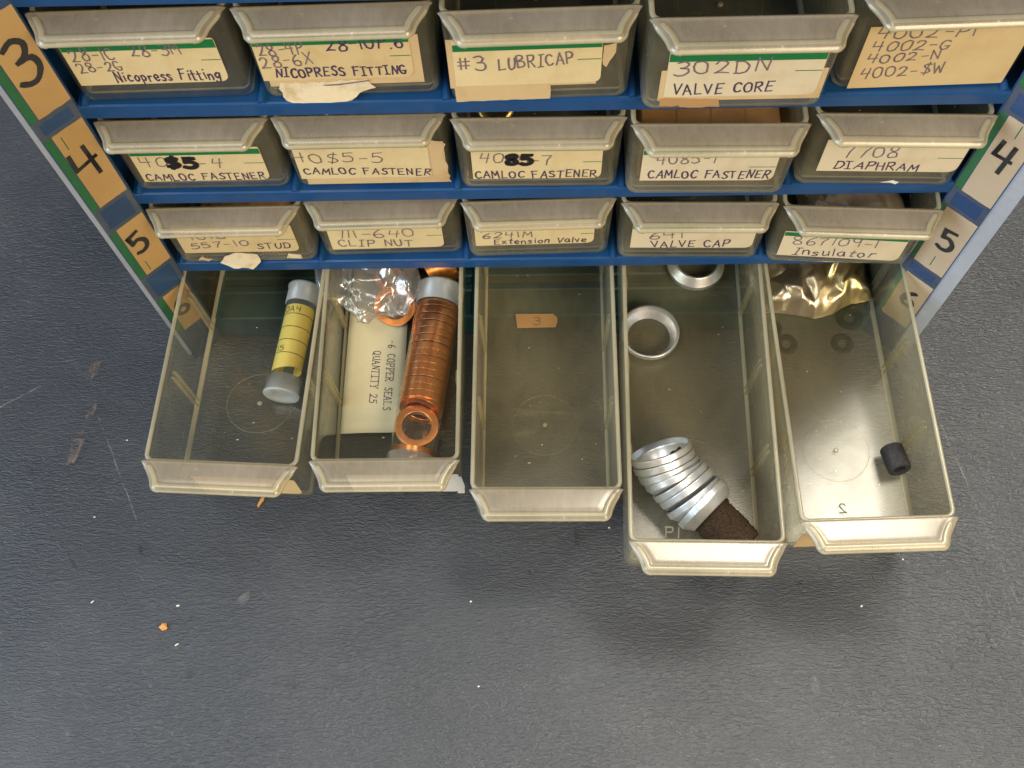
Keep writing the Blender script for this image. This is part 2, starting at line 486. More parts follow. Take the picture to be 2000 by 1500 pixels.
def write(mb, text, x0, z0, x1, z1, h, w, place, mi=0, jit=0.04, serif=False, fixed=None, mono=False):
    """lettering along the baseline (x0,z0)-(x1,z1), fitted to that length"""
    adv, widths = 0.0, []
    for ch in text:
        pts = [p for s in strokes(ch) for p in s]
        cw = (max(p[0] for p in pts) + 0.05) if pts else 0.4
        if mono:
            cw = 0.62
        widths.append(cw)
        adv += cw + 0.17
    adv -= 0.17
    L = math.hypot(x1 - x0, z1 - z0)
    kx = L / adv
    ux, uz = (x1 - x0) / L, (z1 - z0) / L
    x = 0.0
    for ch, cw in zip(text, widths):
        dy = random.uniform(-jit, jit) * h
        sc = 1 + random.uniform(-jit, jit) * 1.2
        sl = random.uniform(-jit, jit) * 1.5
        ss = strokes(ch)
        if serif:
            extra = []
            for s in ss:
                if len(s) <= 3:
                    for e in (s[0], s[-1]):
                        if e[1] < 0.08 or e[1] > 0.92:
                            extra.append([(e[0] - 0.13, e[1]), (e[0] + 0.13, e[1])])
            ss = ss + extra
        off = (0.62 - max([p[0] for s in ss for p in s] + [0])) / 2 if mono else 0
        for s in ss:
            q = []
            for a, b in s:
                a, b = a + random.uniform(-jit, jit) * 0.25 + off, b + random.uniform(-jit, jit) * 0.25
                lx = x + (a + sl * b) * kx
                lz = b * h * sc + dy
                q.append((x0 + ux * lx - uz * lz, z0 + uz * lx + ux * lz))
            LIFT[0] = (LIFT[0] + 0.004) % 0.06
            ribbon(mb, q, w, place, LIFT[0], mi)
        x += (cw + 0.17) * kx


# ------------------------------------------------------------------ setting: the counter
cb = MB()
cb.add([(-1500, -1200, 0), (1500, -1200, 0), (1500, 1200, 0), (-1500, 1200, 0)], [(0, 1, 2, 3)], 0)
LAY = [0.02]


def mark_line(pts, w, mi):
    n = len(pts)
    LAY[0] += 0.004
    vs = []
    for i, (x, y) in enumerate(pts):
        a, b = pts[max(i - 1, 0)], pts[min(i + 1, n - 1)]
        d = Vector((b[0] - a[0], b[1] - a[1])).normalized()
        ww = w * 0.5 * (0.3 if i in (0, n - 1) else random.uniform(0.7, 1.2))
        vs += [(x - d.y * ww, y + d.x * ww, LAY[0]), (x + d.y * ww, y - d.x * ww, LAY[0])]
    cb.add(vs, [(2 * i, 2 * i + 2, 2 * i + 3, 2 * i + 1) for i in range(n - 1)], mi)


def seg(a, b, n=10, wob=0.3):
    return [(a[0] + (b[0] - a[0]) * i / n + random.uniform(-wob, wob), a[1] + (b[1] - a[1]) * i / n + random.uniform(-wob, wob)) for i in range(n + 1)]


def blotch(x, y, rx, ry, ang, mi, n=18):
    LAY[0] += 0.004
    vs = []
    for i in range(n):
        t = 2 * math.pi * i / n
        k = random.uniform(0.7, 1.15)
        a, b = rx * k * math.cos(t), ry * k * math.sin(t)
        vs.append((x + a * math.cos(ang) - b * math.sin(ang), y + a * math.sin(ang) + b * math.cos(ang), LAY[0]))
    cb.add(vs, [list(range(n))], mi)


mark_line(seg((-213, 12), (-186, -35), 12), 0.5, 2)
mark_line(seg((-186, -35), (-161, -84), 14), 0.55, 1)
mark_line(seg((160, -30), (182, -126), 16), 0.45, 1)
mark_line(seg((-262, -40), (-238, -6), 8), 0.5, 2)
mark_line(seg((-232, -34), (-212, -22), 6), 0.6, 1)
mark_line(seg((-236, -22), (-243, -50), 6), 0.5, 2)
mark_line(seg((-180, -150), (-110, -170), 10), 0.4, 2)
mark_line(seg((100, -138), (128, -150), 8), 0.4, 2)
mark_line(seg((40, -130), (52, -158), 8), 0.35, 2)
mark_line(seg((-60, -100), (-48, -128), 8), 0.35, 2)
mark_line(seg((172, -8), (182, 24), 8), 0.4, 2)
for i in range(150):
    x, y = random.uniform(-260, 230), random.uniform(-180, 150)
    a = random.gauss(-0.3, 0.7)
    l = random.uniform(2, 11)
    mark_line(seg((x, y), (x + l * math.cos(a), y + l * math.sin(a)), 4, 0.15), random.uniform(0.12, 0.34), random.choice((1, 2, 2, 2)))
for i in range(170):            # ground-in pale dust specks
    x, y = random.uniform(-260, 230), random.uniform(-180, 150)
    blotch(x, y, random.uniform(.1, .3), random.uniform(.1, .25), random.uniform(0, 3), 1, 7)
for i in range(26):
    blotch(random.uniform(-260, 230), random.uniform(-180, 150), random.uniform(.6, 2.2), random.uniform(1.2, 5.0), random.gauss(0.3, .8), random.choice((2, 4, 4)))
blotch(-190.4, -15.5, 2.6, 5.0, -0.25, 3)
blotch(-192, -52, 2.8, 6.5, -0.3, 3)
blotch(-188.5, -37, 1.4, 7.5, -0.25, 3)
blotch(-200, 2, 0.9, 5.5, 0.25, 4)
blotch(-209, -60, 1.2, 4.5, 0.8, 4)
blotch(-158, -95, 1.0, 3.8, 0.3, 4)
blotch(-185, -98, 0.8, 4.5, 0.6, 4)
blotch(-170, 24, 1.3, 2.2, 0.6, 4)
counter = cb.build('countertop', [M['counter'], M['scratch'], M['scratch_faint'], M['rust'], M['darkmark']])
counter['kind'] = 'structure'

# ------------------------------------------------------------------ the cabinet
TOPZ = BASE + 6 * ROW + 3
cab = thing('parts_cabinet', 'blue metal small parts cabinet with rows of clear drawers and numbered edges', 'cabinet', (0, 0, 0))
XI, XO, YO = 137.2, 147.2, -9.6          # flared front edge: from (XI,0) out to (XO,YO)


def side_panel(s):
    mb = MB()
    prof = [(XO + 0.9, 150), (XO + 0.9, YO - 0.3), (XO + 0.5, YO - 0.46), (XO, YO), (XI, 0), (XI, 1.2), (XO - 0.6, YO + 1.2), (XO - 0.6, 150)]
    loops = [[(s * x, y, z) for x, y in prof] for z in (0.2, TOPZ)]
    if s > 0:
        loops = [list(reversed(l)) for l in loops]
    mb.loft(loops, 0, False, 0, 0)
    return mb.build('side_panel', M['paint'], cab)


for s in (-1, 1):
    side_panel(s)
b = MB(); b.box(-XO + 0.9, XO - 0.9, 146, 147.2, 0.3, TOPZ - 0.2); b.build('back_panel', M['paint_in'], cab)
b = MB(); b.box(-XO - 1.2, XO + 1.2, -10.6, 151, TOPZ + 0.05, TOPZ + 1.4); bevel(b.build('top_panel', M['paint'], cab), 0.4)


def shelf(row):
    """sheet shelf under a row of drawers, folded down at its front, with low guide humps between the columns"""
    mb = MB()
    z = BASE + (6 - row) * ROW - 0.35
    lowest = row == 6
    drop = 15.0 if lowest else 5.6
    prof = [(145.8, z), (0.9, z), (0.25, z - 0.25), (0, z - 0.9), (0, z - drop + 0.5), (0.4, z - drop), (1.2, z - drop), (1.2, z - 1.3), (145.8, z - 1.3)]
    loops = [[(x, y, zz) for y, zz in prof] for x in (-XI + 0.2, XI - 0.2)]
    mb.loft(loops, [0], False, 0, 0)
    for c in range(6):
        x = (c - 2.5) * 54.7
        if abs(x) > XI - 3:
            x = math.copysign(XI - 2.2, x)
        w, h = 1.3, 1.5
        pr = [(-w, 0), (-w * 0.5, h * 0.8), (0, h), (w * 0.5, h * 0.8), (w, 0)]
        l2 = [[(x + a, y, z + 0.05 + hh * k) for a, hh in pr] for y, k in ((0.3, 0.55), (2, 1), (140, 1))]
        mb.loft(l2, 0, True, None, None, closed=False)
    if lowest:                      # low raised steps across the base plate
        for y in (12, 19, 34):
            mb.loft([[(x, y, z + 0.05), (x, y + 0.8, z + 0.6), (x, y + 3.2, z + 0.6), (x, y + 4, z + 0.05)] for x in (-XI + 4, XI - 4)], 0, False, None, None, closed=False)
    return mb.build('shelf', M['paint_in'] if lowest else M['paint'], cab)


for r_ in range(1, 7):
    shelf(r_)
b = MB(); b.box(-XI + 0.4, XI - 0.4, 0.0, 1.4, TOPZ - 9, TOPZ - 0.1); b.build('top_rail', M['paint'], cab)


# numbered stickers along the flared edges, under clear tape
def wing_place(s):
    ax, ay = (s * XI, 0.0)
    bx, by = (s * XO, YO)
    l = math.hypot(bx - ax, by - ay)
    nx, ny = (s * YO, -(XO - XI))
    nl = math.hypot(nx, ny)
    nx, ny = nx / nl, ny / nl          # outward normal of the sloped face (towards the viewer and the middle)

    def f(t, z, h=0.0):
        return (ax + (bx - ax) * t + nx * h, ay + (by - ay) * t + ny * h, z + BASE)
    return f, l


def wing_sheet(mb, s, t0, t1, z0, z1, h, mi=0, jag=0.0):
    f, l = wing_place(s)
    n = 10
    vs = []
    for i in range(n + 1):
        t = t0 + (t1 - t0) * i / n
        vs += [f(t, z0 + random.uniform(-jag, jag), h), f(t, z1 + random.uniform(-jag, jag), h)]
    fs = [(2 * i, 2 * i + 2, 2 * i + 3, 2 * i + 1) for i in range(n)]
    mb.add(vs, fs if s > 0 else [tuple(reversed(x)) for x in fs], mi)


def numeral(mb, s, ch, tc, z0, wt, h, w, tilt=0.0):
    f, l = wing_place(s)
    sign = 1 if s > 0 else -1
    ct, st = math.cos(tilt), math.sin(tilt)

    def place(x, y, lift):
        return f(tc + sign * x / l, z0 + y, 0.30 + lift * 0.5)
    for sk in strokes(ch):
        q = []
        for a, b_ in sk:
            px, py = (a - 0.29) * wt / 0.58, (b_ - 0.5) * h
            q.append((px * ct - py * st, px * st + py * ct + h / 2))
        LIFT[0] = (LIFT[0] + 0.01) % 0.06
        ribbon(mb, q, w, place, LIFT[0])


def sticker(s, ch, z0, z1, tan, green, num):
    mb = MB()
    wing_sheet(mb, s, tan[0], tan[1], z0, z1, 0.15, 0, 0.15)
    wing_sheet(mb, s, green[0], green[1], z0 + 0.2, z1 - 0.1, 0.15, 1, 0.1)
    f, l = wing_place(s)
    for zz in num[5:]:               # thin printed tick
        t0, t1 = (0.62, 0.645) if s < 0 else (0.55, 0.575)
        vs = [f(t0, zz, 0.2), f(t1, zz, 0.2), f(t1, zz + 6, 0.2), f(t0, zz + 6, 0.2)]
        mb.add(vs, [(0, 1, 2, 3)], 1)
    o = mb.build('number_sticker', [M['masking_' + ('l' if s < 0 else 'r')], M['green']], cab)
    if ch:
        nb = MB()
        numeral(nb, s, ch, num[0], num[1], num[2], num[3], 1.9, num[4])
        nb.build('numeral', M['marker'], o)
    return o


M['masking_l'] = paper('tan sticker paper', (0.66, 0.42, 0.16), (0.52, 0.31, 0.10), 0.35, 30)  # tan pushed to orange: warm light on the left edge put into colour
M['masking_r'] = paper('cool-lit sticker paper', (0.75, 0.56, 0.36), (0.64, 0.44, 0.24), 0.35, 30)  # same paper made paler: cool light on the right edge put into colour
sticker(-1, '3', 140.0, 177.5, (0.0, 0.80), (0.82, 1.0), (0.42, 152.5, 7.6, 15.5, 0.0, 170.0))
sticker(-1, '4', 94.7, 132.0, (0.02, 0.80), (0.82, 1.0), (0.50, 108.5, 8.2, 13.2, 0.1, 124.0))
sticker(-1, '5', 50.5, 81.0, (0.02, 0.80), (0.82, 1.0), (0.52, 63.5, 5.6, 11.0, 0.15, 52.0))
sticker(-1, '6', 6.0, 33.7, (0.05, 0.80), (0.82, 1.0), (0.52, 16.5, 5.6, 10.5, 0.05))
sticker(1, '3', 139.0, 176.0, (0.18, 1.0), (0.0, 0.16), (0.5, 152, 7.6, 15.0, 0.0))
sticker(1, '4', 89.5, 128.0, (0.20, 1.0), (0.0, 0.18), (0.56, 105.5, 6.2, 12.5, 0.0, 121.0))
sticker(1, '5', 44.5, 79.2, (0.12, 1.0), (0.0, 0.10), (0.58, 58.5, 5.6, 11.0, 0.1, 47.0))
sticker(1, '6', 4.0, 36.2, (0.14, 1.0), (0.0, 0.12), (0.60, 17.5, 5.6, 9.5, 0.0))
M['tape_edge'] = clear_plastic('yellowed tape edge', (0.80, 0.82, 0.84), (0.42, 0.46, 0.50), 0.42, rough=0.3, hazevar=0.5, white=0.3)
for s, ends in ((-1, (34.5, 49.7, 81.8, 93.9, 132.8, 139.2)), (1, (37.0, 43.7, 80.0, 88.7, 128.8, 138.2))):
    for i in (0, 2, 4):              # one hazy frame round each bare blue window
        z0, z1 = ends[i], ends[i + 1]
        mb = MB()
        wing_sheet(mb, s, 0.0, 1.02, z0 - 0.9, z0 + 0.9, 0.22, 0, 0.12)
        wing_sheet(mb, s, 0.0, 1.02, z1 - 0.9, z1 + 0.9, 0.22, 0, 0.12)
        wing_sheet(mb, s, 0.0, 0.13, z0 + 0.7, z1 - 0.7, 0.225, 0, 0.0)
        wing_sheet(mb, s, 0.88, 1.02, z0 + 0.7, z1 - 0.7, 0.225, 0, 0.0)
        mb.build('tape_border', M['tape_edge'], cab)
for s in (-1, 1):                    # long clear tape lapping past the flared edge
    f, l = wing_place(s)
    mb = MB()
    t_out = 1.14 if s < 0 else 1.42
    prof = [(-0.04, 0.32), (0.5, 0.36), (1.03, 0.36), (t_out, 0.5)]
    zs = [-14.5] + [2 + 14 * i for i in range(14)]
    loops = []
    for z in zs:
        k = 0.0 if z > -10 else 0.02
        loops.append([f(t, z + (3.5 if (z < -10 and t > 1.0) else 0), h + 0.08 * math.sin(z * 0.2 + t * 3)) for t, h in prof])
    if s < 0:
        loops = [list(reversed(q)) for q in loops]
    mb.loft(loops, 0, True, None, None, closed=False)
    n3 = len(prof) - 1
    for f_ in range(len(mb.mi)):
        if f_ % n3 == (n3 - 1 if s > 0 else 0):
            mb.mi[f_] = 1
    mb.build('clear_tape', [M['tape'], M['flap']], cab)

# ------------------------------------------------------------------ the drawers
WT, WB, HT, DEP = 53.0, 51.4, 35.9, 134.0
LIPD, LIPW = 10.7, 43.8


def tray_mesh():
    mb = MB()
    o, w = WT / 2, 1.5

    def hw(z):
        return WB / 2 + (WT - WB) / 2 * z / HT
    loops = [rrect(hw(0) - 2.2, 2.0, DEP - 2.2, 2.2, 0.0), rrect(hw(0) - 0.7, 0.6, DEP - 0.7, 3.0, 0.45), rrect(hw(0), 0, DEP, 3.4, 2.0)]
    loops += [rrect(hw(z), 0, DEP, 3.4, z) for z in (12, 24, HT - 0.5)]
    loops += [rrect(o - 0.35, 0.35, DEP - 0.35, 3.1, HT)]
    loops += [rrect(o - w + 0.3, w - 0.3, DEP - w + 0.3, 2.2, HT)]
    loops += [rrect(hw(z) - w, w, DEP - w, 2.0, z) for z in (HT - 0.5, 20, 3.4)]
    loops += [rrect(hw(1.6) - w - 0.25, w + 0.25, DEP - w - 0.25, 1.8, 2.1), rrect(hw(1.6) - w - 0.9, w + 0.9, DEP - w - 0.9, 1.4, 1.6)]
    mis = [1, 0, 0, 0, 0, 1, 1, 1, 0, 0, 1, 1]  # rim and floor seam take the edge plastic with its painted-in light
    mb.loft(loops, mis, True, 0, 0)
    # moulding marks on the floor: a ring and the gate nub
    n = 48
    ring = []
    for r, z in ((12.50, 1.62), (12.56, 1.70), (12.70, 1.70), (12.76, 1.62)):
        ring.append([(r * math.cos(2 * math.pi * i / n), 38 + r * math.sin(2 * math.pi * i / n), z) for i in range(n)])
    mb.loft(ring, 2, True)
    nub = [[(r * math.cos(2 * math.pi * i / 10), 38 + r * math.sin(2 * math.pi * i / 10), z) for i in range(10)] for r, z in ((0.95, 1.63), (0.9, 2.0), (0.5, 2.2))]
    mb.loft(nub, 1, True, None, 1)
    return mb


def lip_mesh():
    """finger lip: a flat shelf reaching forward from the top of the front, sides curving in, a fine bead inside its border"""
    mb = MB()

    def half(v):           # outline half width along the reach
        k = min(1.0, v / 0.8)
        return WT / 2 - (WT - LIPW) / 2 * (1 - (1 - k) ** 1.45)

    ins = [0, .22, .45, .75, 1.1, 1.4, 1.7, 2.1, 2.7, 3.6, 5.0]
    vs_ = [0, .06, .12, .2, .3, .4, .5, .6, .68, .75, .80, .841, .869, .897, .93, .958, .979, 1.0]
    rows, des = [], []
    for v in vs_:
        hw_ = half(v)
        yv = v * LIPD
        r = 2.6
        dy = yv - (LIPD - r)
        if dy > 0:
            hw_ -= r - math.sqrt(max(r * r - dy * dy, 0.0))
        xs = [-(hw_ - d) for d in ins] + [(-1 + 2 * i / 8) * (hw_ - 5.0) for i in range(1, 8)] + [hw_ - d for d in reversed(ins)]
        row, dr = [], []
        for x in xs:
            de = min((hw_ - abs(x)) * 0.93, LIPD - yv)
            on = min(1.0, max(0.0, (v - 0.06) / 0.2))
            z = HT - 0.1 + 0.25 * v
            z += 0.34 * on * math.exp(-((de - 1.4) / 0.34) ** 2) - 0.22 * on * math.exp(-((de - 2.5) / 0.7) ** 2)
            if de < 0.8:
                z -= 1.0 * (1 - de / 0.8) ** 1.6 * max(on, .3)
            row.append((x, 0.4 - yv, z))
            dr.append(de if on > 0.3 else 5.0)
        rows.append(row)
        des.append(dr)
    mb.loft(rows, 0, True, None, None, closed=False)
    n = len(rows[0])
    for f, (j, i) in enumerate((j, i) for j in range(len(rows) - 1) for i in range(n - 1)):
        d = (des[j][i] + des[j + 1][i] + des[j][i + 1] + des[j + 1][i + 1]) / 4
        if d < 0.5 or 1.1 < d < 1.72:
            mb.mi[f] = 1  # bead and border highlights painted with the pale edge plastic
    return mb


RIBY = (37.0, 71.0, 106.0)
_tray = tray_mesh()
tray_o = _tray.build('tray', [M['tray'], M['edge'], M['rib']])
tray_me = tray_o.data
lip_o = lip_mesh().build('pull_lip', [M['lip'], M['edge']])
sol = lip_o.modifiers.new('solid', 'SOLIDIFY')
sol.thickness = 1.0 * S
sol.offset = -1
sol.material_offset_rim = 1


def rib_mesh(s, y):
    mb = MB()
    xw = s * (WB / 2 + 0.3 - 1.5)
    for dy in (-1.15, 1.15):
        loops = []
        for z, k in ((1.7, 1.0), (26, 1.0), (28.6, 0.75), (29.4, 0.2)):
            xo = xw + s * (z / HT) * 0.5
            dpt = 1.15 * k
            xs = (xo - s * dpt, xo + s * 0.05)
            l = [(xs[0], y + dy - 0.28, z), (xs[1], y + dy - 0.38, z), (xs[1], y + dy + 0.38, z), (xs[0], y + dy + 0.28, z)]
            loops.append(l if s < 0 else list(reversed(l)))
        mb.loft(loops, 0, False, 0, 0)
    return mb


rib_proto = [rib_mesh(s, y).build('divider_slot', M['rib']) for s in (-1, 1) for y in RIBY]
first_use = {'tray': True}


def front_place(x, z, lift=0.0):
    return (x, -0.14 - lift, z)


def make_drawer(row, col, pose, label, haze=1.0, ribs=False):
    x, pull, yaw, dz = pose
    t = thing('storage_drawer', label, 'drawer', (x, -pull, BASE + (6 - row) * ROW + dz), math.radians(yaw), 'clear drawers of the parts cabinet')
    parts = [tray_o, lip_o] + (rib_proto if ribs else [])
    for p in parts:
        if p.parent is None:
            c = p
        else:
            c = p.copy()
            scene.collection.objects.link(c)
        c.parent = t
        if p is tray_o:
            c['haze'] = haze
    if (row, col) == (6, 1):       # this old drawer has spread a little
        t.scale = (1.05, 1, 1)
    return t


def poly_card(mb, pts, lift, mi=0):
    """flat card with real (thin) thickness on the drawer front; pts in x,z"""
    a = [front_place(x, z, lift) for x, z in pts]
    b_ = [front_place(x, z, lift - 0.12) for x, z in pts]
    n = len(pts)
    area = sum(pts[i][0] * pts[(i + 1) % n][1] - pts[(i + 1) % n][0] * pts[i][1] for i in range(n))
    if area < 0:
        a.reverse(); b_.reverse()
    mb.add(a, [list(range(n))], mi)
    mb.add(a + b_, [(i, i + n, (i + 1) % n + n, (i + 1) % n) for i in range(n)], mi)


def round_corner(c, p, q, r, n=5):
    """arc points replacing corner c between neighbours p and q"""
    c, p, q = Vector(c), Vector(p), Vector(q)
    a = c + (p - c).normalized() * r
    d = c + (q - c).normalized() * r
    return [tuple(a * (1 - t) ** 2 + c * 2 * t * (1 - t) + d * t * t) for t in [i / n for i in range(n + 1)]]


def label_card(t, xl, xr, zb, zt, green=None, tick=None, rb=3.0, tilt=0.0, mat='label', skew=0.0, text=(), bold=None, under=None):
    mb = MB()
    zr = tilt                      # rise of the right end
    if under:                      # a larger old tan card glued beneath
        u = under
        poly_card(mb, [(u[0], u[2]), (u[1], u[2] + zr), (u[1], u[3] + zr), (u[0], u[3])], 0.0, 2)
    bl, br, tr_, tl = (xl - skew, zb), (xr - skew, zb + zr), (xr, zt + zr), (xl, zt)
    pts = [bl] + round_corner(br, bl, tr_, rb) + round_corner(tr_, br, tl, 1.0, 3) + [tl]
    poly_card(mb, pts, 0.14, 0)
    if green:
        g0, g1 = green
        xe = 0.12
        mb.add([front_place(xl + xe, g0, 0.17), front_place(xr - xe, g0 + zr, 0.17), front_place(xr - xe, g1 + zr, 0.17), front_place(xl + xe, g1, 0.17)], [(0, 1, 2, 3)], 1)
    if tick:
        mb.add([front_place(tick[0], tick[1], 0.17), front_place(xr - 0.2, tick[1], 0.17), front_place(xr - 0.2, tick[1] + 0.32, 0.17), front_place(tick[0], tick[1] + 0.32, 0.17)], [(0, 1, 2, 3)], 1)
    o = mb.build('label_card', [M[mat], M['green'], M['masking']], t)
    hb = MB()

    def place(x, z, lift):
        return front_place(x, z, 0.19 + lift)
    for (s, x0, z0, x1, z1, h, w, ink) in text:
        write(hb, s, x0, z0, x1, z1, h, w * 1.12, place, ink, 0.085)
    if bold:                       # digits gone over with a thick marker
        s_, x0, z0, x1, z1, h, w = bold
        for dz_ in (0.0, 0.55):
            write(hb, s_, x0 + dz_ * .6, z0 + dz_ * .5, x1 + dz_ * .6, z1 + dz_ * .5, h, w, lambda x, z, l: place(x, z, 0.08 + l * 1.2), 2, 0.02)
    if hb.v:
        hb.build('handwriting', [M['ink'], M['pencil'], M['marker']], o)
    return o


def scrap(t, name, pts, mat, lift=0.0, curl=0.0, jag=0.35, pen=None):
    """torn paper or tape residue on a drawer front, ragged outline"""
    out = []
    n = len(pts)
    for i in range(n):
        a, b_ = pts[i], pts[(i + 1) % n]
        m = max(2, int(math.hypot(b_[0] - a[0], b_[1] - a[1]) / 1.6))
        for j in range(m):
            k = j / m
            out.append((a[0] + (b_[0] - a[0]) * k + random.uniform(-jag, jag), a[1] + (b_[1] - a[1]) * k + random.uniform(-jag, jag)))
    mb = MB()
    poly_card(mb, out, lift)
    if curl:
        mb.v = [(x, y - curl * max(0.0, (3.0 - z)) ** 1.5 * 0.25, z) for x, y, z in mb.v]
    o = mb.build(name, M[mat], t)
    return o


D = {}
POSE = {(3, 1): (-109.7, -2.1, 1.08, -.6), (3, 2): (-54.8, -1.9, 1.0, 0), (3, 3): (.1, .6, 1.2, -.2), (3, 4): (55, 5.4, .16, .6), (3, 5): (110.6, -2.4, 1.4, -.4),
        (4, 1): (-109.4, -1.7, .34, -.4), (4, 2): (-55.2, -2.3, .26, -.4), (4, 3): (-.4, -.2, -.31, -.2), (4, 4): (53.9, 3.8, -.82, .6), (4, 5): (109.4, .9, -1.8, 0),
        (5, 1): (-109, -.1, .45, 0), (5, 2): (-54.7, -2.5, .95, -.2), (5, 3): (-.5, -1.1, 1.09, .2), (5, 4): (54.3, 1.1, -.97, .5), (5, 5): (109, 3.8, -3.0, 0),
        (6, 1): (-114.2, 76.9, -3.0, .3), (6, 2): (-55.8, 76.2, .12, .1), (6, 3): (1.2, 87.2, -.27, 0), (6, 4): (55.6, 106.5, -1.17, .4), (6, 5): (114.3, 98.8, 1.5, 0)}
LAB = {(3, 1): 'clear drawer labelled Nicopress Fitting with 28-1C, 28-3M and 28-2G',
       (3, 2): 'clear drawer labelled NICOPRESS FITTING with torn tan paper hanging below the label',
       (3, 3): 'clear drawer labelled #3 LUBRICAP in the middle of the cabinet',
       (3, 4): 'clear drawer labelled 302DN VALVE CORE, pulled slightly forward of its row',
       (3, 5): 'clear drawer with a list of 4002 numbers on tan paper',
       (4, 1): 'clear drawer labelled CAMLOC FASTENER ending in -4, beside left sticker 4',
       (4, 2): 'clear drawer labelled 40$5-5 CAMLOC FASTENER with brown glue residue beside the label',
       (4, 3): 'clear drawer labelled CAMLOC FASTENER ending in -7 with blacked out digits',
       (4, 4): 'clear drawer labelled CAMLOC FASTENER with a brown cardboard box inside',
       (4, 5): 'clear drawer labelled DIAPHRAM beside right sticker 4',
       (5, 1): 'clear drawer labelled 557-10 STUD with torn paper along its bottom edge',
       (5, 2): 'clear drawer labelled CLIP NUT',
       (5, 3): 'clear drawer labelled 6241M Extension Valve',
       (5, 4): 'clear drawer labelled VALVE CAP',
       (5, 5): 'clear drawer labelled Insulator, tilted, above the gold foil bag',
       (6, 1): 'pulled out bottom drawer holding a small vial with yellow paper',
       (6, 2): 'pulled out bottom drawer holding copper rings, a clear bag and a cream card',
       (6, 3): 'pulled out empty middle drawer with an orange tan tag on its floor',
       (6, 4): 'bottom drawer pulled out farthest, holding aluminium rings and a foam plug',
       (6, 5): 'pulled out hazy yellowed bottom drawer holding a black sleeve and gold foil bag'}
HAZE = {(6, 1): 0.85, (6, 2): 0.75, (6, 3): 2.6, (6, 4): 2.2, (6, 5): 2.2, (3, 1): 1.6, (3, 4): 2.3, (4, 1): 2.6, (4, 4): 2.5, (5, 1): 2.8, (5, 3): 2.6, (3, 5): 2.3, (5, 5): 2.4}
for k in POSE:
    D[k] = make_drawer(k[0], k[1], POSE[k], LAB[k], HAZE.get(k, 2.0), ribs=(k[0] == 6))
# prototypes were parented to the first drawer (3,1) / (6,1): the ribs belong to the first bottom drawer

P_, W1 = 0, 0.42
label_card(D[3, 1], -23.0, 20.3, 8.1, 25.6, (21.9, 25.2), (14.6, 17.0), text=[
    ('28-1C', -21.4, 18.4, -9.0, 18.5, 4.9, W1, 1), ('28-3M', -4.1, 19.2, 10.1, 19.6, 4.8, W1, 1), ('28-2G', -21.0, 13.4, -8.2, 14.1, 4.0, W1, 1),
    ('Nicopress Fitting', -12.0, 9.3, 18.0, 9.2, 4.0, .5, 0)])
label_card(D[3, 2], -24.4, 19.0, 8.4, 26.5, (22.4, 25.8), (13.0, 17.0), mat='label_dark', under=(-23.0, 21.6, 5.8, 25.0), text=[
    ('28-4P', -23.2, 19.0, -10.3, 19.4, 4.8, W1, 1), ('28-10P.6', -4.2, 19.9, 17.4, 20.4, 4.8, .5, 0), ('28-6X', -23.6, 14.0, -8.7, 15.0, 4.4, W1, 1),
    ('NICOPRESS FITTING', -20.4, 9.8, 17.0, 9.6, 3.5, .55, 0)])
tp = scrap(D[3, 2], 'torn_tape', [(-20.2, 7.2), (-20.6, 5), (-20.0, 0.2), (-14, -1.0), (-7, -1.3), (-0.7, -.2), (2.2, 2.6), (7.2, 4.0), (5, 8.0), (-4, 7.4)], 'torn', 0.26, 0.5)
mbp = MB()
ribbon(mbp, [(-9.9, 5.9), (-3, 6.2), (5.6, 7.5)], 0.55, lambda x, z, l: front_place(x, z, 0.36), 0)
mbp.build('pen_line', M['pencil'], tp)
label_card(D[3, 3], -24.0, 17.2, 7.9, 25.8, (22.0, 24.6), (10.4, 17.3), rb=2.6, under=(-25.6, 16, 7.0, 26.5), text=[
    ('#3', -22.7, 14.6, -14.6, 14.6, 5.2, .5, 1), ('LUBRICAP', -11.5, 14.3, 9.6, 16.2, 4.6, .5, 1)])
scrap(D[3, 3], 'masking_tape', [(-24.5, 7.3), (3, 7.5), (3, 1.3), (-24.4, 1.1)], 'masking', 0.02, 0, 0.12)
scrap(D[3, 3], 'glue_residue', [(17.6, 22), (21, 23), (20.5, 18), (18.5, 14), (17.6, 15)], 'masking', 0.0)
label_card(D[3, 4], -20.0, 22.6, 6.3, 24.2, (20.7, 23.8), (15.0, 16.2), mat='label_pale', under=(-21.5, 24.2, 4.6, 17.0), text=[
    ('302DN', -18.2, 15.5, 8.0, 16.4, 5.3, .5, 1), ('VALVE CORE', -17.4, 7.2, 10.4, 8.4, 4.2, .5, 0)])
scrap(D[3, 4], 'torn_tape', [(-21.0, 5.6), (-4.2, 5.2), (-3.2, 1.8), (-14, 1.4), (-15, 2.2), (-20.8, 2.4)], 'tag', 0.02)
label_card(D[3, 5], -21.3, 23.4, 0.9, 25.5, None, None, rb=0.6, mat='note', text=[
    ('4002-P1', -18.8, 21.3, 8.2, 20.6, 4.0, .42, 1), ('4002-G', -18.6, 16.2, 2.8, 16.2, 3.7, .42, 1), ('4002-N', -18.8, 11.2, 1.7, 12.0, 3.4, .42, 1), ('4002-$W', -19.0, 4.8, 4.7, 6.5, 4.2, .42, 1)])
label_card(D[4, 1], -21.6, 20.5, 5.8, 23.2, (19.7, 22.4), (13.8, 14.8), text=[
    ('40$5-4', -19.5, 14.0, 6.7, 13.0, 4.9, .42, 1), ('CAMLOC FASTENER', -20.2, 6.5, 19.0, 6.2, 3.4, .5, 0)],
    bold=('$5', -11.4, 13.4, -1.6, 12.8, 5.2, 1.7))
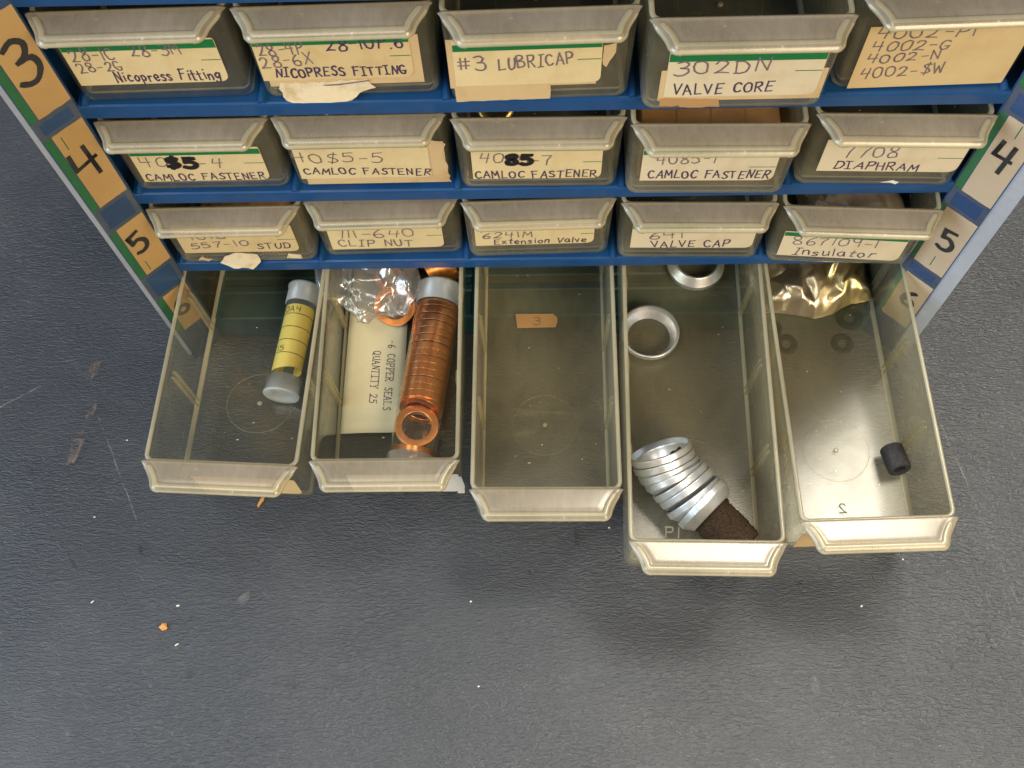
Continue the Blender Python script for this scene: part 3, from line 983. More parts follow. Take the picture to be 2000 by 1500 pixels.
label_card(D[4, 2], -23.6, 19.6, 5.2, 23.0, (21.0, 22.4), None, rb=0.8, under=(-22, 24.8, 1.9, 23.5), text=[
    ('40$5-5', -24.0, 14.3, 4.8, 13.4, 5.0, .42, 1), ('CAMLOC FASTENER', -22.0, 8.1, 19.3, 6.2, 3.3, .5, 0)])
scrap(D[4, 2], 'glue_residue', [(20.2, 25), (25.2, 22.6), (24, 16), (25, 11.9), (25.6, 2.2), (18.5, 4.6), (6, 2.4), (-6, 4.2), (-15.4, 2.6), (-15, 5), (19.8, 5.4)], 'masking', 0.155)
label_card(D[4, 3], -21.4, 20.3, 6.2, 23.4, (20.8, 22.4), (14.2, 14.8), text=[
    ('40$5-7', -19.0, 15.0, 4.6, 13.8, 4.7, .42, 1), ('CAMLOC FASTENER', -20.6, 6.8, 18.9, 6.8, 3.6, .5, 0)],
    bold=('85', -10.6, 14.2, -2.2, 13.8, 5.0, 1.5))
label_card(D[4, 4], -21.8, 20.6, 8.6, 25.0, (22.2, 24.4), (12.0, 15.6), mat='label_pale', text=[
    ('4085-1', -17.2, 17.6, 1.1, 18.2, 4.6, .42, 1), ('CAMLOC FASTENER', -19.3, 10.2, 19.3, 9.8, 4.0, .5, 0)])
label_card(D[4, 5], -20.2, 24.0, 8.6, 24.6, None, (16.0, 15.8), rb=3.2, mat='label_pale', text=[
    ('7708', -13.6, 15.6, 3.2, 15.8, 5.4, .45, 1), ('DIAPHRAM', -15.0, 10.2, 11.9, 8.9, 3.7, .5, 0)])
scrap(D[4, 5], 'torn_tape', [(2, 2.2), (6, 3.6), (8, 2.6), (7.4, 1.6), (5, 2.3)], 'whitelabel', 0.02, 0, 0.15)
label_card(D[5, 1], -21.8, 20.8, 8.1, 25.5, None, (14.0, 16.0), mat='label_dark', text=[
    ('1018', -17.0, 17.2, -4.0, 17.6, 4.0, .45, 1), ('557-10', -18.5, 11.1, 3.2, 12.8, 3.7, .45, 1), ('STUD', 5.7, 10.2, 18.0, 10.2, 3.6, .45, 0)])
scrap(D[5, 1], 'torn_tape', [(-11, 1.2), (-8, 5), (-3, 7.6), (4.2, 6.2), (4.8, 1), (.5, -2.2), (-6.2, -1.6)], 'torn', 0.16, 0.4)
scrap(D[5, 1], 'torn_tape', [(14.6, 2.9), (16, 5.8), (20.3, 5.2), (20.2, 2.6)], 'torn', 0.02, 0, 0.25)
scrap(D[5, 1], 'glue_residue', [(-19, 2.5), (-16.4, 5.2), (-15.8, 4), (-13, 3.2), (-15, 2.0), (-16.5, 2.6)], 'masking', 0.02)
label_card(D[5, 2], -22.0, 19.4, 5.8, 23.5, (20.6, 23.0), (13.4, 13.6), text=[
    ('111-640', -18.1, 13.8, 9.4, 13.4, 4.8, .42, 1), ('CLIP NUT', -19.2, 7.6, 8.0, 7.2, 4.4, .5, 1)])
label_card(D[5, 3], -22.9, 20.0, 9.0, 24.5, None, (15.2, 15.2), text=[
    ('6241M', -20.5, 14.2, -2.2, 14.0, 3.6, .45, 1), ('Extension Valve', -16.1, 9.9, 17.4, 9.7, 3.5, .45, 0)])
label_card(D[5, 4], -21.6, 22.2, 8.5, 24.5, (21.0, 23.6), None, mat='label_pale', text=[
    ('641', -15.4, 14.6, -3.0, 15.0, 4.4, .45, 1), ('VALVE CAP', -13.8, 8.9, 14.1, 9.3, 4.2, .5, 0)])
label_card(D[5, 5], -22.8, 21.0, 5.8, 21.6, (18.8, 21.2), None, tilt=-1.8, mat='label_pale', text=[
    ('867109-1', -18.9, 13.6, 11.3, 12.6, 4.9, .42, 1), ('Insulator', -17.4, 6.4, 12.2, 5.9, 4.6, .45, 0)])
# bottom row: what is left of their labels
label_card(D[6, 1], -14, 22.5, 6, 22, None, None, mat='label_dark')
o = label_card(D[6, 2], -16, 25.2, 2.2, 22, None, None, mat='whitelabel')
scrap(D[6, 2], 'torn_tape', [(23.5, 0.3), (26.0, 0.4), (26.6, 9), (26.0, 20), (24.5, 18)], 'whitelabel', 0.3, 0, 0.12)
label_card(D[6, 5], -22.5, 10, 5, 23, None, None, mat='masking')


# things fixed to the drawer floors
def floor_writing(t, text, x0, y0, x1, y1, h, w, mat, name, z=1.72, flip=False):
    mb = MB()

    def place(x, y, lift):
        return (x, y, z + lift)
    write(mb, text, x0, y0, x1, y1, h, w, place, 0, 0.01)
    if flip:
        xm = (x0 + x1) / 2
        mb.v = [(2 * xm - x, y, zz) for x, y, zz in mb.v]
        mb.f = [list(reversed(f)) for f in mb.f]
    return mb.build(name, M[mat], t)


mb = MB()
tagp = [(-11.8, 87.2), (-11.0, 80.7), (4.6, 80.9), (5.4, 83), (5.4, 85.4), (3.6, 87.2)]
mb.add([(x, y, 1.68) for x, y in reversed(tagp)], [list(range(6))])
st = mb.build('floor_sticker', M['tag'], D[6, 3])
floor_writing(D[6, 3], '3', -4.6, 82.2, -1.4, 82.0, 3.4, 0.4, 'tagink', 'numeral', 1.72).parent = st
M['emboss_pale'] = simple('pale embossed plastic', (0.42, 0.40, 0.33), 0.35)
M['emboss'] = simple('embossed plastic', (0.07, 0.07, 0.055), 0.4)
floor_writing(D[6, 4], 'P1', -10.2, 11.6, -4.8, 11.4, 3.8, 0.6, 'emboss_pale', 'embossed_mark')
floor_writing(D[6, 5], '2', -2.6, 13.0, 0.4, 13.0, 3.6, 0.5, 'emboss', 'embossed_mark', flip=True)
M['ghost'] = clear_plastic('rubber stain on plastic', (0.83, 0.84, 0.78), (0.03, 0.035, 0.02), 0.12, rough=0.3)
for (x, y, r) in ((-12.9, 84.1, 4.6), (-18.0, 91.5, 4.4), (9.4, 83.5, 4.6), (14.0, 95, 5.6)):
    n = 28
    mb = MB()
    mb.loft([[(x + rr * math.cos(2 * math.pi * i / n), y + rr * math.sin(2 * math.pi * i / n), z) for i in range(n)] for rr, z in ((r, 1.63), (r * .95, 1.70), (r * .42, 1.70), (r * .38, 1.63))], 0, True)
    mb.build('ring_stain', M['ghost'], D[6, 5])

# ------------------------------------------------------------------ contents


def in_drawer(k, x, y, z=0.0):
    px, pull, yaw, dz = POSE[k]
    a = math.radians(yaw)
    return (px + x * math.cos(a) - y * math.sin(a), -pull + x * math.sin(a) + y * math.cos(a), BASE + (6 - k[0]) * ROW + dz + z)


def lathe(mb, prof, n=32, mi=0, smooth=True, cap0=None, cap1=None):
    """prof: (radius, height) spun about local z"""
    mb.loft([[(r * math.cos(2 * math.pi * i / n), r * math.sin(2 * math.pi * i / n), z) for i in range(n)] for r, z in prof], mi, smooth, cap0, cap1)


def along(o, a, b):
    """aim an object's local z from a to b (mm, world) and put its origin at a"""
    d = Vector(b) - Vector(a)
    o.location = tuple(c * S for c in a)
    o.rotation_euler = d.to_track_quat('Z', 'Y').to_euler()
    return d.length


def cap_mesh(r, h):
    mb = MB()
    lathe(mb, [(0.3, 0.6), (r * .55, 0.65), (r * .62, 0.25), (r * .97, 0.2), (r + .55, 0.0), (r + .85, 0.35), (r + .85, 1.0), (r + .45, 1.3), (r + .4, h), (r + .02, h)], 36, 0, True, 0, None)
    return mb


# vial with a rolled yellow paper (drawer 6,1)
a, b_ = in_drawer((6, 1), 10.3, 38.0, 9.6), in_drawer((6, 1), 13.4, 87.0, 9.0)
vial = thing('plastic_vial', 'clear vial with frosted caps and rolled yellow paper inside, in the left bottom drawer', 'vial')
Lv = along(vial, a, b_)
mb = MB(); lathe(mb, [(6.2, 1.0), (6.2, Lv - 1)], 36); mb.build('tube', M['vial'], vial)
cap_mesh(6.3, 7.5).build('cap', M['cap'], vial)
c = cap_mesh(6.2, 8.5).build('cap', M['cap'], vial)
c.location = (0, 0, Lv * S); c.rotation_euler = (math.pi, 0, 0)
mb = MB()
n = 40
r = 5.75
z0, z1 = 10.5, 38.5
lo = []
for zz in (z0, z0 + 1, z0 + 9, z0 + 18, z1):
    ring = []
    for i in range(n + 1):
        t = -2.75 + 5.5 * i / n
        rr = r - 0.5 * max(0, (abs(t) - 2.2))
        ring.append((rr * math.sin(t), -rr * math.cos(t), zz + 1.2 * math.sin(t * 1.2) * (1 if zz < z0 + 2 else 0)))
    lo.append(ring)
mb.loft(lo, 0, True, None, None, closed=False)


def vial_place(x, z, lift=0.0):      # x is arc length about the upward facing side
    t = x / r
    return ((r + .06 + lift) * math.sin(t), -(r + .06 + lift) * math.cos(t), z)


pap = mb.build('rolled_paper', M['yellow'], vial)
lb = MB()
for zz in (16.6, 22.4, 28.2, 34.0):
    nn = 16
    vs = []
    for i in range(nn + 1):
        x = -8.5 + 17 * i / nn
        vs += [vial_place(x, zz), vial_place(x, zz + 0.28)]
    lb.add(vs, [(2 * i, 2 * i + 2, 2 * i + 3, 2 * i + 1) for i in range(nn)])
VT = lambda x, z, l: vial_place(x, z, l)
write(lb, '0A4', -6.2, 34.9, 1.0, 34.9, 2.5, 0.3, VT, 0, 0.01)
write(lb, '15', -6.0, 17.4, -2.4, 17.4, 2.3, 0.3, VT, 0, 0.01)
lb.build('typed_lettering', M['marker'], pap)
# the vial's printed side must look up: local -y faces up
vial.rotation_mode = 'QUATERNION'
zax = (Vector(b_) - Vector(a)).normalized()
yax = (Vector((0, 0, -1)) - zax * Vector((0, 0, -1)).dot(zax)).normalized()
xax = yax.cross(zax)
R3 = Matrix((xax, yax, zax)).transposed()
roll = Matrix.Rotation(0.18, 3, 'Z')
vial.rotation_quaternion = (R3 @ roll).to_quaternion()

# long tube of copper rings (drawer 6,2)
a, b_ = in_drawer((6, 2), 5.6, 3.4, 10.9), in_drawer((6, 2), 15.9, 83.5, 11.1)
tube = thing('plastic_tube', 'long clear tube with frosted end caps filled with copper rings', 'tube')
Lt = along(tube, a, b_)
mb = MB(); lathe(mb, [(8.95, 1.0), (8.95, Lt - 1)], 40); mb.build('tube', M['vial'], tube)
cap_mesh(9.05, 7.0).build('cap', M['cap'], tube)
c = cap_mesh(8.95, 9.0).build('cap', M['cap'], tube)
c.location = (0, 0, Lt * S); c.rotation_euler = (math.pi, 0, 0)


def seal_mesh():
    mb = MB()
    lathe(mb, [(5.6, .2), (5.68, .05), (5.8, 0), (6.0, 0), (8.25, 0), (8.34, .01), (8.38, .04), (8.4, .08), (8.4, .16), (8.4, 2.69), (8.4, 2.77), (8.38, 2.81), (8.34, 2.84), (8.25, 2.85), (6.0, 2.85), (5.8, 2.85), (5.68, 2.8), (5.6, 2.65), (5.6, 2.5), (5.6, .35), (5.6, .2)], 48)
    return mb


seal0 = seal_mesh().build('copper_seal', M['copper'])
used = [False]


def seal(a, d, label, group):
    o = seal0 if not used[0] else seal0.copy()
    if used[0]:
        scene.collection.objects.link(o)
    used[0] = True
    tag(o, label, 'copper ring', group)
    o.location = tuple(c * S for c in a)
    o.rotation_euler = Vector(d).to_track_quat('Z', 'Y').to_euler()
    return o


ax = (Vector(b_) - Vector(a)).normalized()
ORD = ['topmost', 'second', 'third', 'fourth', 'fifth', 'sixth', 'seventh', 'eighth', 'ninth', 'tenth', 'eleventh', 'twelfth', 'thirteenth', 'fourteenth', 'fifteenth', 'sixteenth', 'seventeenth', 'eighteenth', 'nineteenth']
NS = 15
pos = 71.8
for i in range(NS):
    gap = random.choice((2.88, 2.9, 3.05, 3.2))
    pos -= gap
    p = Vector(a) + ax * pos + Vector((0, 0, -0.45))
    d = ax + Vector((random.uniform(-.012, .012), random.uniform(-.012, .012), random.uniform(-.012, .012)))
    if i == NS - 1:
        d = ax + Vector((0.1, 0, -0.25))
    seal(p, d, ('topmost copper ring of the stack in the clear tube, against its upper cap' if i == 0 else ORD[i] + ' copper ring down from the upper cap inside the clear tube'), 'copper rings in the clear tube')
# the loose one turned to face the viewer, and one flat behind it
p = Vector(a) + ax * 19.3 + Vector((-0.2, 0, 0.2))
seal(p + Vector((0.0, 0.4, -1.4)), Vector((0.08, -0.04, 1.0)), 'loose copper ring tipped to show its hole, near the lower cap of the tube', 'copper rings in the clear tube')
seal(Vector(a) + ax * 7.6 + Vector((0, 0, -0.45)), ax + Vector((0, 0, 0.12)), 'lowest copper ring in the tube, half hidden behind the lower cap', 'copper rings in the clear tube')

# cream card with typing
mb = MB()
nx_, ny_ = 8, 14
k2 = (6, 2)
grid = []
for j in range(ny_ + 1):
    rowp = []
    for i in range(nx_ + 1):
        u, v = i / nx_, j / ny_
        x = -23.2 + 24.0 * u + 1.0 * v
        y = 23.9 + 76.0 * v + 0.5 * u
        z = 2.0 + 0.8 * math.sin(v * 2.4) * (1 - u * 0.5) + 0.25 * math.sin(u * 5 + v * 3)
        rowp.append((x, y, z))
    grid.append(rowp)
mb.loft(grid, 0, True, None, None, closed=False)
card = thing('paper_slip', 'cream paper slip typed COPPER SEALS QUANTITY 25 under the clear bag', 'paper slip', in_drawer(k2, 0, 0, 0), math.radians(POSE[k2][2]))
co = mb.build('slip_sheet', M['slip'], card)
sl_ = co.modifiers.new('solid', 'SOLIDIFY'); sl_.thickness = 0.18 * S; sl_.offset = -1
lb = MB()


def slip_place(x, y, l):
    v = (y - 23.9) / 76.0
    u = (x + 23.2 - v) / 24.0
    z = 2.0 + 0.8 * math.sin(v * 2.4) * (1 - u * 0.5) + 0.25 * math.sin(u * 5 + v * 3)
    return (x, y, z + 0.12 + l)


write(lb, '-6 COPPER SEALS', -5.9, 64.6, -6.9, 33.6, 3.0, 0.30, slip_place, 0, 0.012, serif=True, mono=True)
write(lb, 'QUANTITY 25', -11.9, 59.4, -12.5, 36.6, 3.0, 0.30, slip_place, 0, 0.012, serif=True, mono=True)
lb.build('typed_lettering', M['ink'], co)


def blob(name, mat, base, size, seedv, crumple=0.28, freq=1.3, flat=0.5, lab='', cat='', rz=0.0, sub=5, sharp=True, warp=None, grp=None):
    """crumpled closed bag: a pillow with ridged creases"""
    import bmesh
    bm = bmesh.new()
    bmesh.ops.create_icosphere(bm, subdivisions=sub, radius=1.0)
    for v in bm.verts:
        p = v.co.copy()
        if sharp == 'cells':
            ds, ps = mnoise.voronoi(p * freq * 1.5 + Vector((seedv, seedv, 0)))
            ds2, _ = mnoise.voronoi(p * freq * 3.4 + Vector((seedv, 3, 1)))
            k = 1.0 + crumple * ((ds[1] - ds[0]) * 1.3 - 0.35) + crumple * 0.28 * ((ds2[1] - ds2[0]) * 1.2 - 0.3)
            sx = math.copysign(abs(p.x) ** 0.75, p.x)
            sy = math.copysign(abs(p.y) ** 0.75, p.y)
            v.co = Vector((sx * size[0] * k, sy * size[1] * k, p.z * size[2] * k + size[2] * flat))
            continue
        q = p * freq + Vector((seedv, seedv * 2.3, seedv * 0.7))
        rdg = 0.0
        amp = 1.0
        for o_ in range(4):
            nv = mnoise.noise(q)
            rdg += amp * ((1 - abs(nv) * 2.2) if sharp else nv)
            q = q * 2.05 + Vector((3.1, 1.7, 5.2))
            amp *= 0.48
        k = 1.0 + crumple * (rdg - 0.9)
        sx = math.copysign(abs(p.x) ** 0.75, p.x)
        sy = math.copysign(abs(p.y) ** 0.75, p.y)
        v.co = Vector((sx * size[0] * k, sy * size[1] * k, p.z * size[2] * k + size[2] * flat))
        if warp:
            v.co = warp(v.co)
    me = bpy.data.meshes.new(name)
    for v in bm.verts:
        v.co = v.co * S
    bm.to_mesh(me)
    bm.free()
    me.materials.append(M[mat])
    for pl in me.polygons:
        pl.use_smooth = False
    o = bpy.data.objects.new(name, me)
    scene.collection.objects.link(o)
    o.location = tuple(c * S for c in base)
    o.rotation_euler = (0, 0, rz)
    tag(o, lab, cat, grp)
    return o


def crumple(o, levels, seed, lo=0.15, hi=0.75, share=0.45):
    me = o.data
    rnd = random.Random(seed)
    at = me.attributes.new('crease_edge', 'FLOAT', 'EDGE')
    for d in at.data:
        d.value = rnd.uniform(lo, hi) if rnd.random() < share else 0.0
    for p in me.polygons:
        p.use_smooth = True
    m_ = o.modifiers.new('soften', 'SUBSURF')
    m_.levels = m_.render_levels = levels


def film_bag():
    import bmesh
    bm = bmesh.new()
    bmesh.ops.create_icosphere(bm, subdivisions=4, radius=1.0)
    rnd = random.Random(33)
    for v in bm.verts:
        p = v.co.copy()
        k = 1 + 0.30 * mnoise.noise(p * 1.9 + Vector((4, 1, 2))) - 0.28 * abs(mnoise.noise(p * 3.4 + Vector((1, 7, 2)))) + rnd.uniform(-0.05, 0.05)
        sx = math.copysign(abs(p.x) ** 0.65, p.x)
        sy = math.copysign(abs(p.y) ** 0.65, p.y)
        taper = 1.0 - 0.40 * max(0.0, -sy) ** 1.5            # narrows towards the viewer
        v.co = Vector((sx * 20.5 * k * taper + 1.5 * max(0, -sy), sy * 24.0 * k, (p.z + 0.8) * 13.0 * k * (1 - 0.35 * max(0, -sy))))
    for v in bm.verts:
        v.co *= S
    me = bpy.data.meshes.new('plastic_bag')
    bm.to_mesh(me)
    bm.free()
    me.materials.append(M['film'])
    o = bpy.data.objects.new('plastic_bag', me)
    scene.collection.objects.link(o)
    o.location = tuple(c * S for c in in_drawer((6, 2), -12.5, 90.5, 9.5))
    o.rotation_euler = (0.05, 0.0, 0.16)
    return tag(o, 'crumpled clear plastic bag of copper rings lying on the cream slip', 'plastic bag')


bag = film_bag()
crumple(bag, 1, 4, 0.3, 0.9, 0.5)
# copper rings in the bag and a few lying behind the tube
rings = [((-3.6, 78.0, 6.5), (0.15, -0.35, 0.9), 'copper ring showing through the crumpled clear bag, hole facing up'),
         ((-6.5, 90.5, 8.0), (0.6, 0.1, 0.6), 'copper ring standing on edge deep inside the clear bag')]
for (x, y, z), d, lb_ in rings:
    seal(in_drawer((6, 2), x, y, z), d, lb_, 'copper rings in the clear bag')
NM = ['first', 'second', 'third', 'fourth']
for i in range(4):
    seal(in_drawer((6, 2), 9.0 + i * 2.6, 93.5 + i * 1.2, 8.5), (0.85, 0.42, 0.18), NM[i] + ' from the left of four copper rings on edge behind the tube', 'copper rings behind the tube')


# conical aluminium rings
def cone_ring(R0, R1, h, t=0.9):
    """wide rim of radius R0 at z=0, narrowing to R1 at z=h"""
    mb = MB()
    lathe(mb, [(R0 - t, 0.0), (R0 - .25, 0.0), (R0 - .1, .05), (R0, .2), (R0, .4), (R0, 2.3), (R0, 2.5), (R0 - .1, 2.62), (R0 - .3, 2.8), (R1 + .4, h - .3), (R1 + .15, h - .06), (R1, h), (R1 - .4, h), (R1 - .55, h - .1), (R1 - .5, h - .4), (R0 - t - .3, 2.8), (R0 - t - .05, 2.4), (R0 - t, 2.2), (R0 - t, .2), (R0 - t, 0.0)], 48)
    return mb


cr = cone_ring(11.8, 9.1, 6.0, 0.7)
ring_a = cr.build('aluminium_ring', M['alu'])
GA = 'aluminium rings in the drawers'
tag(ring_a, 'aluminium ring lying flat with its wide rim up, against the drawer wall', 'metal ring', GA)
ring_a.location = tuple(c * S for c in in_drawer((6, 4), -13.6, 94.8, 7.3))
ring_a.rotation_euler = (math.pi, 0, 0)
ring_b = ring_a.copy(); scene.collection.objects.link(ring_b)
tag(ring_b, 'aluminium ring lying with its narrow end up, half under the blue shelf', 'metal ring', GA)
ring_b.location = tuple(c * S for c in in_drawer((6, 4), 6.8, 128.0, 1.7))
ring_b.rotation_euler = (0, 0, 0)
STK = [(-12.6, 41.4, 15.2), (-11.3, 38.2, 14.2), (-9.7, 35.4, 13.5), (-7.8, 33.0, 13.5), (-5.9, 30.6, 13.5), (-3.8, 28.2, 13.4), (-1.2, 24.4, 13.4), (1.7, 21.9, 13.4)]
FOAM0, FOAM1 = (3.6, 20.2, 10.6), (12.6, 10.6, 9.6)
NR = ['outermost of the stacked aluminium rings, its open rim facing the upper left', 'second aluminium ring of the stack, just below the open rim', 'third aluminium ring of the stack counted from the open rim',
      'fourth aluminium ring of the stack counted from the open rim', 'fifth aluminium ring of the stack counted from the open rim', 'sixth stacked aluminium ring, just before the gap',
      'stacked aluminium ring just past the gap, second from the foam plug', 'last stacked aluminium ring, with the brown foam plug in its mouth']
for i, (px_, py_, pz_) in enumerate(STK):
    c = ring_a.copy(); scene.collection.objects.link(c)
    tag(c, NR[i], 'metal ring', GA)
    k_ = i / 7.0
    d = Vector((0.31, -0.88, -0.58)) * (1 - k_) + Vector((0.70, -0.70, -0.12)) * k_
    d = d + Vector((random.uniform(-.08, .08), random.uniform(-.08, .08), random.uniform(-.05, .05)))
    c.location = tuple(q * S for q in in_drawer((6, 4), px_, py_, pz_))
    c.rotation_euler = d.to_track_quat('Z', 'Y').to_euler()
s0 = Vector(in_drawer((6, 4), *STK[0]))
# foam plug
import bmesh
mb = MB()
prof = [(0.2, 0), (7.2, 0.1), (7.9, .4)] + [(8.0, 1 + i * 1.0) for i in range(19)] + [(7.8, 19.6), (7.4, 19.9), (5, 20.0), (2.5, 20.0), (0.2, 20.0)]
lathe(mb, prof, 40, 0, True, 0, 0)
mb.v = [(x * (1 + .05 * mnoise.noise(Vector((x, y, z)) * .5) + .075 * random.uniform(-1, 1)), y * (1 + .05 * mnoise.noise(Vector((x, y, z)) * .5 + Vector((9, 0, 0))) + .075 * random.uniform(-1, 1)), z + random.uniform(-.45, .45)) for x, y, z in mb.v]
foam = mb.build('foam_plug', M['foam'])
tag(foam, 'dark brown porous foam plug sticking out of the stacked aluminium rings', 'foam plug')
fp = Vector(in_drawer((6, 4), *FOAM0))
sd = (Vector(in_drawer((6, 4), *FOAM1)) - fp).normalized()
foam.location = tuple(q * S for q in fp)
foam.rotation_euler = sd.to_track_quat('Z', 'Y').to_euler()
mb = MB()
lathe(mb, [(0.2, 0), (4.6, 0.2), (5.0, 2), (4.8, 6), (.2, 6.4)], 24, 0, True, 0, 0)
mb.v = [(x * random.uniform(.85, 1.1), y * random.uniform(.85, 1.1), z + random.uniform(-.7, .7)) for x, y, z in mb.v]
f2 = mb.build('foam_scrap', M['foam'])
tag(f2, 'scrap of brown foam inside the open rim of the stacked aluminium rings', 'foam scrap')
f2.location = tuple(q * S for q in (s0 + Vector((4.5, -1.5, -3.0))))
f2.rotation_euler = foam.rotation_euler

# rubber sleeve
mb = MB()
lathe(mb, [(2.2, 0.3), (2.6, 0), (3.9, 0), (4.3, .4), (4.35, 5), (4.3, 9.6), (3.9, 10), (2.6, 10), (2.2, 9.7), (2.2, .3)], 36)
slv = mb.build('rubber_sleeve', M['rubber'])
tag(slv, 'short black rubber sleeve lying on the floor of the right bottom drawer', 'rubber sleeve')
p0, p1 = in_drawer((6, 5), 20.7, 26.9, 8.2), in_drawer((6, 5), 19.3, 37.3, 6.2)
along(slv, p0, p1)


# gold foil bag
def foil_mesh():
    mb = MB()
    rnd = random.Random(5)
    NXf, NYf = 13, 8
    # bottom outline towards the viewer sags in the middle, rises to the right
    def low(u):
        return -15.5 - 4.0 * max(0.0, 1 - abs(u + 0.05) / 0.75) + 3.5 * max(0, u - 0.2) + 1.6 * max(0.0, 1 - abs(u - 0.5) / 0.16)
    top, bot = [], []
    for j in range(NYf + 1):
        rt, rb = [], []
        for i in range(NXf + 1):
            u, v = i / NXf * 2 - 1, j / NYf
            x = u * 22.8 + (rnd.uniform(-1.1, 1.1) if 0 < i < NXf else 0)
            y = low(u) * (1 - v) + 17.0 * v + (rnd.uniform(-1, 1) if 0 < j < NYf else 0)
            pill = max(0.0, (1 - u ** 4) * (1 - (2 * v - 1) ** 4)) ** 0.55
            ridge = 3.6 * max(0, 1 - abs(u - 0.34 + 0.5 * (v - .4)) / 0.16) + 2.4 * max(0, 1 - abs(u + 0.45 - 0.9 * (v - .3)) / 0.2)
            h = pill * (8.5 + ridge + rnd.uniform(-2.3, 2.3))
            rt.append((x, y, 1.5 + h))
            rb.append((x, y, 0.9 + 0.2 * pill))
        top.append(rt); bot.append(rb)
    for j in range(NYf):
        for i in range(NXf):
            q = [top[j][i], top[j][i + 1], top[j + 1][i + 1], top[j + 1][i]]
            mb.add(q, [(0, 1, 2), (0, 2, 3)] if (i + j) % 3 else [(0, 1, 3), (1, 2, 3)], 0, False)
    mb.loft([list(reversed(r_)) for r_ in bot], 0, False, None, None, closed=False)
    edge_t = top[0] + [r_[-1] for r_ in top[1:]] + list(reversed(top[-1][:-1])) + [r_[0] for r_ in reversed(top[1:-1])]
    edge_b = bot[0] + [r_[-1] for r_ in bot[1:]] + list(reversed(bot[-1][:-1])) + [r_[0] for r_ in reversed(bot[1:-1])]
    mb.loft([edge_b, edge_t], 0, False)
    return mb


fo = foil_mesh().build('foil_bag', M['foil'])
bm = bmesh.new()
bm.from_mesh(fo.data)
bmesh.ops.remove_doubles(bm, verts=bm.verts[:], dist=0.02 * S)
bmesh.ops.recalc_face_normals(bm, faces=bm.faces[:])
bm.to_mesh(fo.data)
bm.free()
crumple(fo, 2, 8, 0.5, 1.0, 0.6)
tag(fo, 'crumpled shiny gold foil bag at the back of the right bottom drawer', 'foil bag')
fo.location = tuple(c * S for c in in_drawer((6, 5), 1.4, 114.0, 1.8))
fo.rotation_euler = (0.02, 0, math.radians(POSE[6, 5][2] + 2))


# things seen over the fronts of the upper drawers
def nut(k, x, y, z, label, tilt):
    mb = MB()
    lathe(mb, [(3.2, .4), (3.6, 0), (5.6, 0), (6.2, .6), (6.2, 3.4), (5.6, 4), (3.6, 4), (3.2, 3.6), (3.2, .4)], 6 if False else 30)
    o = mb.build('brass_fitting', M['brass'])
    tag(o, label, 'brass fitting', 'brass fittings in the drawers')
    o.location = tuple(c * S for c in in_drawer(k, x, y, z))
    o.rotation_euler = tilt
    return o


nut((4, 2), -8.0, 14.0, 25.0, 'round brass fitting in the drawer labelled 40$5-5', (0.5, 0.1, 0))
nut((4, 3), -13.5, 13.0, 26.0, 'round brass fitting behind the lip of the drawer ending in -7', (0.5, 0.1, 0))
mb = MB()
for i in range(4):
    mb.box(-22 + i * 10.9, -22 + i * 10.9 + 10.6, 6, 70, 2.0, 24)
mb.box(-22, 21.2, 6.2, 69.8, 1.8, 23.7)
bx = bevel(mb.build('cardboard_box', M['card']), 0.4)
tag(bx, 'brown cardboard box inside the CAMLOC FASTENER drawer right of the middle', 'cardboard box')
bx.location = tuple(c * S for c in in_drawer((4, 4), 0, 0, 0))
bx.rotation_euler = (0, 0, math.radians(POSE[4, 4][2]))
blob('wrapped_packet', 'dull', in_drawer((5, 5), 2, 30, 2), (18, 22, 11), 8.1, 0.2, 1.0, 0.9, 'dull grey brown packet inside the Insulator drawer', 'packet', 0.2, 4)
blob('wrapped_packet', 'card', in_drawer((5, 1), -1, 30, 2), (17, 22, 9), 5.1, 0.15, 1.0, 0.9, 'brown packet inside the STUD drawer', 'packet', 0.1, 4)

# ------------------------------------------------------------------ small debris on the counter


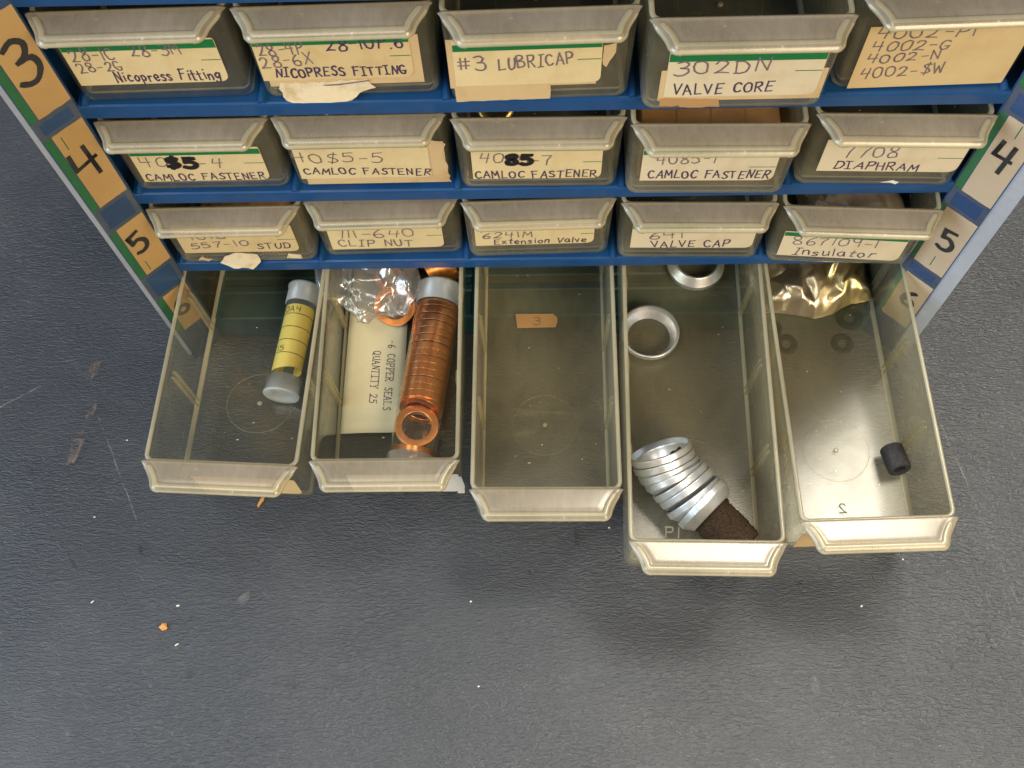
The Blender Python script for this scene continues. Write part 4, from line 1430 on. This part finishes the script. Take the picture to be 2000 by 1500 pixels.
def crumb(name, mat, x, y, size, label, cat, sq=(1, 1, .6), group=None, rz=0.0):
    bm = bmesh.new()
    bmesh.ops.create_icosphere(bm, subdivisions=2, radius=1.0)
    sd_ = random.uniform(0, 50)
    for v in bm.verts:
        k = 1 + 0.45 * mnoise.noise(v.co * 1.4 + Vector((sd_, sd_, 0)))
        v.co = Vector((v.co.x * sq[0] * size * k, v.co.y * sq[1] * size * k, (v.co.z * sq[2] * k + sq[2] * .8) * size)) * S
    me = bpy.data.meshes.new(name)
    bm.to_mesh(me); bm.free()
    me.materials.append(M[mat])
    o = bpy.data.objects.new(name, me)
    scene.collection.objects.link(o)
    o.location = (x * S, y * S, 0.05 * S)
    o.rotation_euler = (0, 0, rz)
    tag(o, label, cat, group)
    return o


crumb('crumb', 'crumb', -145.5, -123.8, 1.5, 'orange crumb lying alone on the dark counter at lower left', 'crumb')
crumb('wood_sliver', 'crumb', -113.0, -74.2, 2.6, 'brown sliver on the counter just below the left bottom drawer', 'sliver', (.32, 1.0, .25), None, -0.5)
FL = 'white flecks on the counter'
for (x, y, sz, sq, rz, lb_) in (
        (-139.6, -130.4, 1.3, (1, .28, .25), .5, 'curved white shaving just below the orange crumb'),
        (-141.1, -115.6, 1.1, (1, .4, .3), .2, 'white fleck just above the orange crumb'),
        (-179.6, -79.9, .6, (1, .8, .5), 0, 'white fleck left of the left bottom drawer front'),
        (-171.5, -47.0, .55, (1, .8, .5), 0, 'white fleck beside the long scratch at left'),
        (-174.8, -114.0, 1.2, (1, .3, .3), .7, 'thin white shaving left of the orange crumb'),
        (120.8, -116.9, .75, (1, .7, .5), .6, 'white fleck in front of the right bottom drawer'),
        (139.0, -99.0, .5, (1, .8, .5), 0, 'tiny white fleck right of the right drawer shadow'),
        (-24.4, -146.1, .6, (1, .7, .5), .3, 'white fleck at the bottom middle of the counter'),
        (26.3, -85.7, .6, (1, .8, .5), 0, 'white fleck by the front corner of the middle drawer'),
        (-27.8, -114.5, .6, (1, .8, .5), 0, 'white fleck below the empty middle drawer'),
        (-165.0, 35.0, .6, (1, .6, .5), .3, 'white fleck on the counter left of sticker 5')):
    crumb('white_fleck', 'white', x, y, sz * 0.68, lb_, 'fleck', sq, FL, rz)
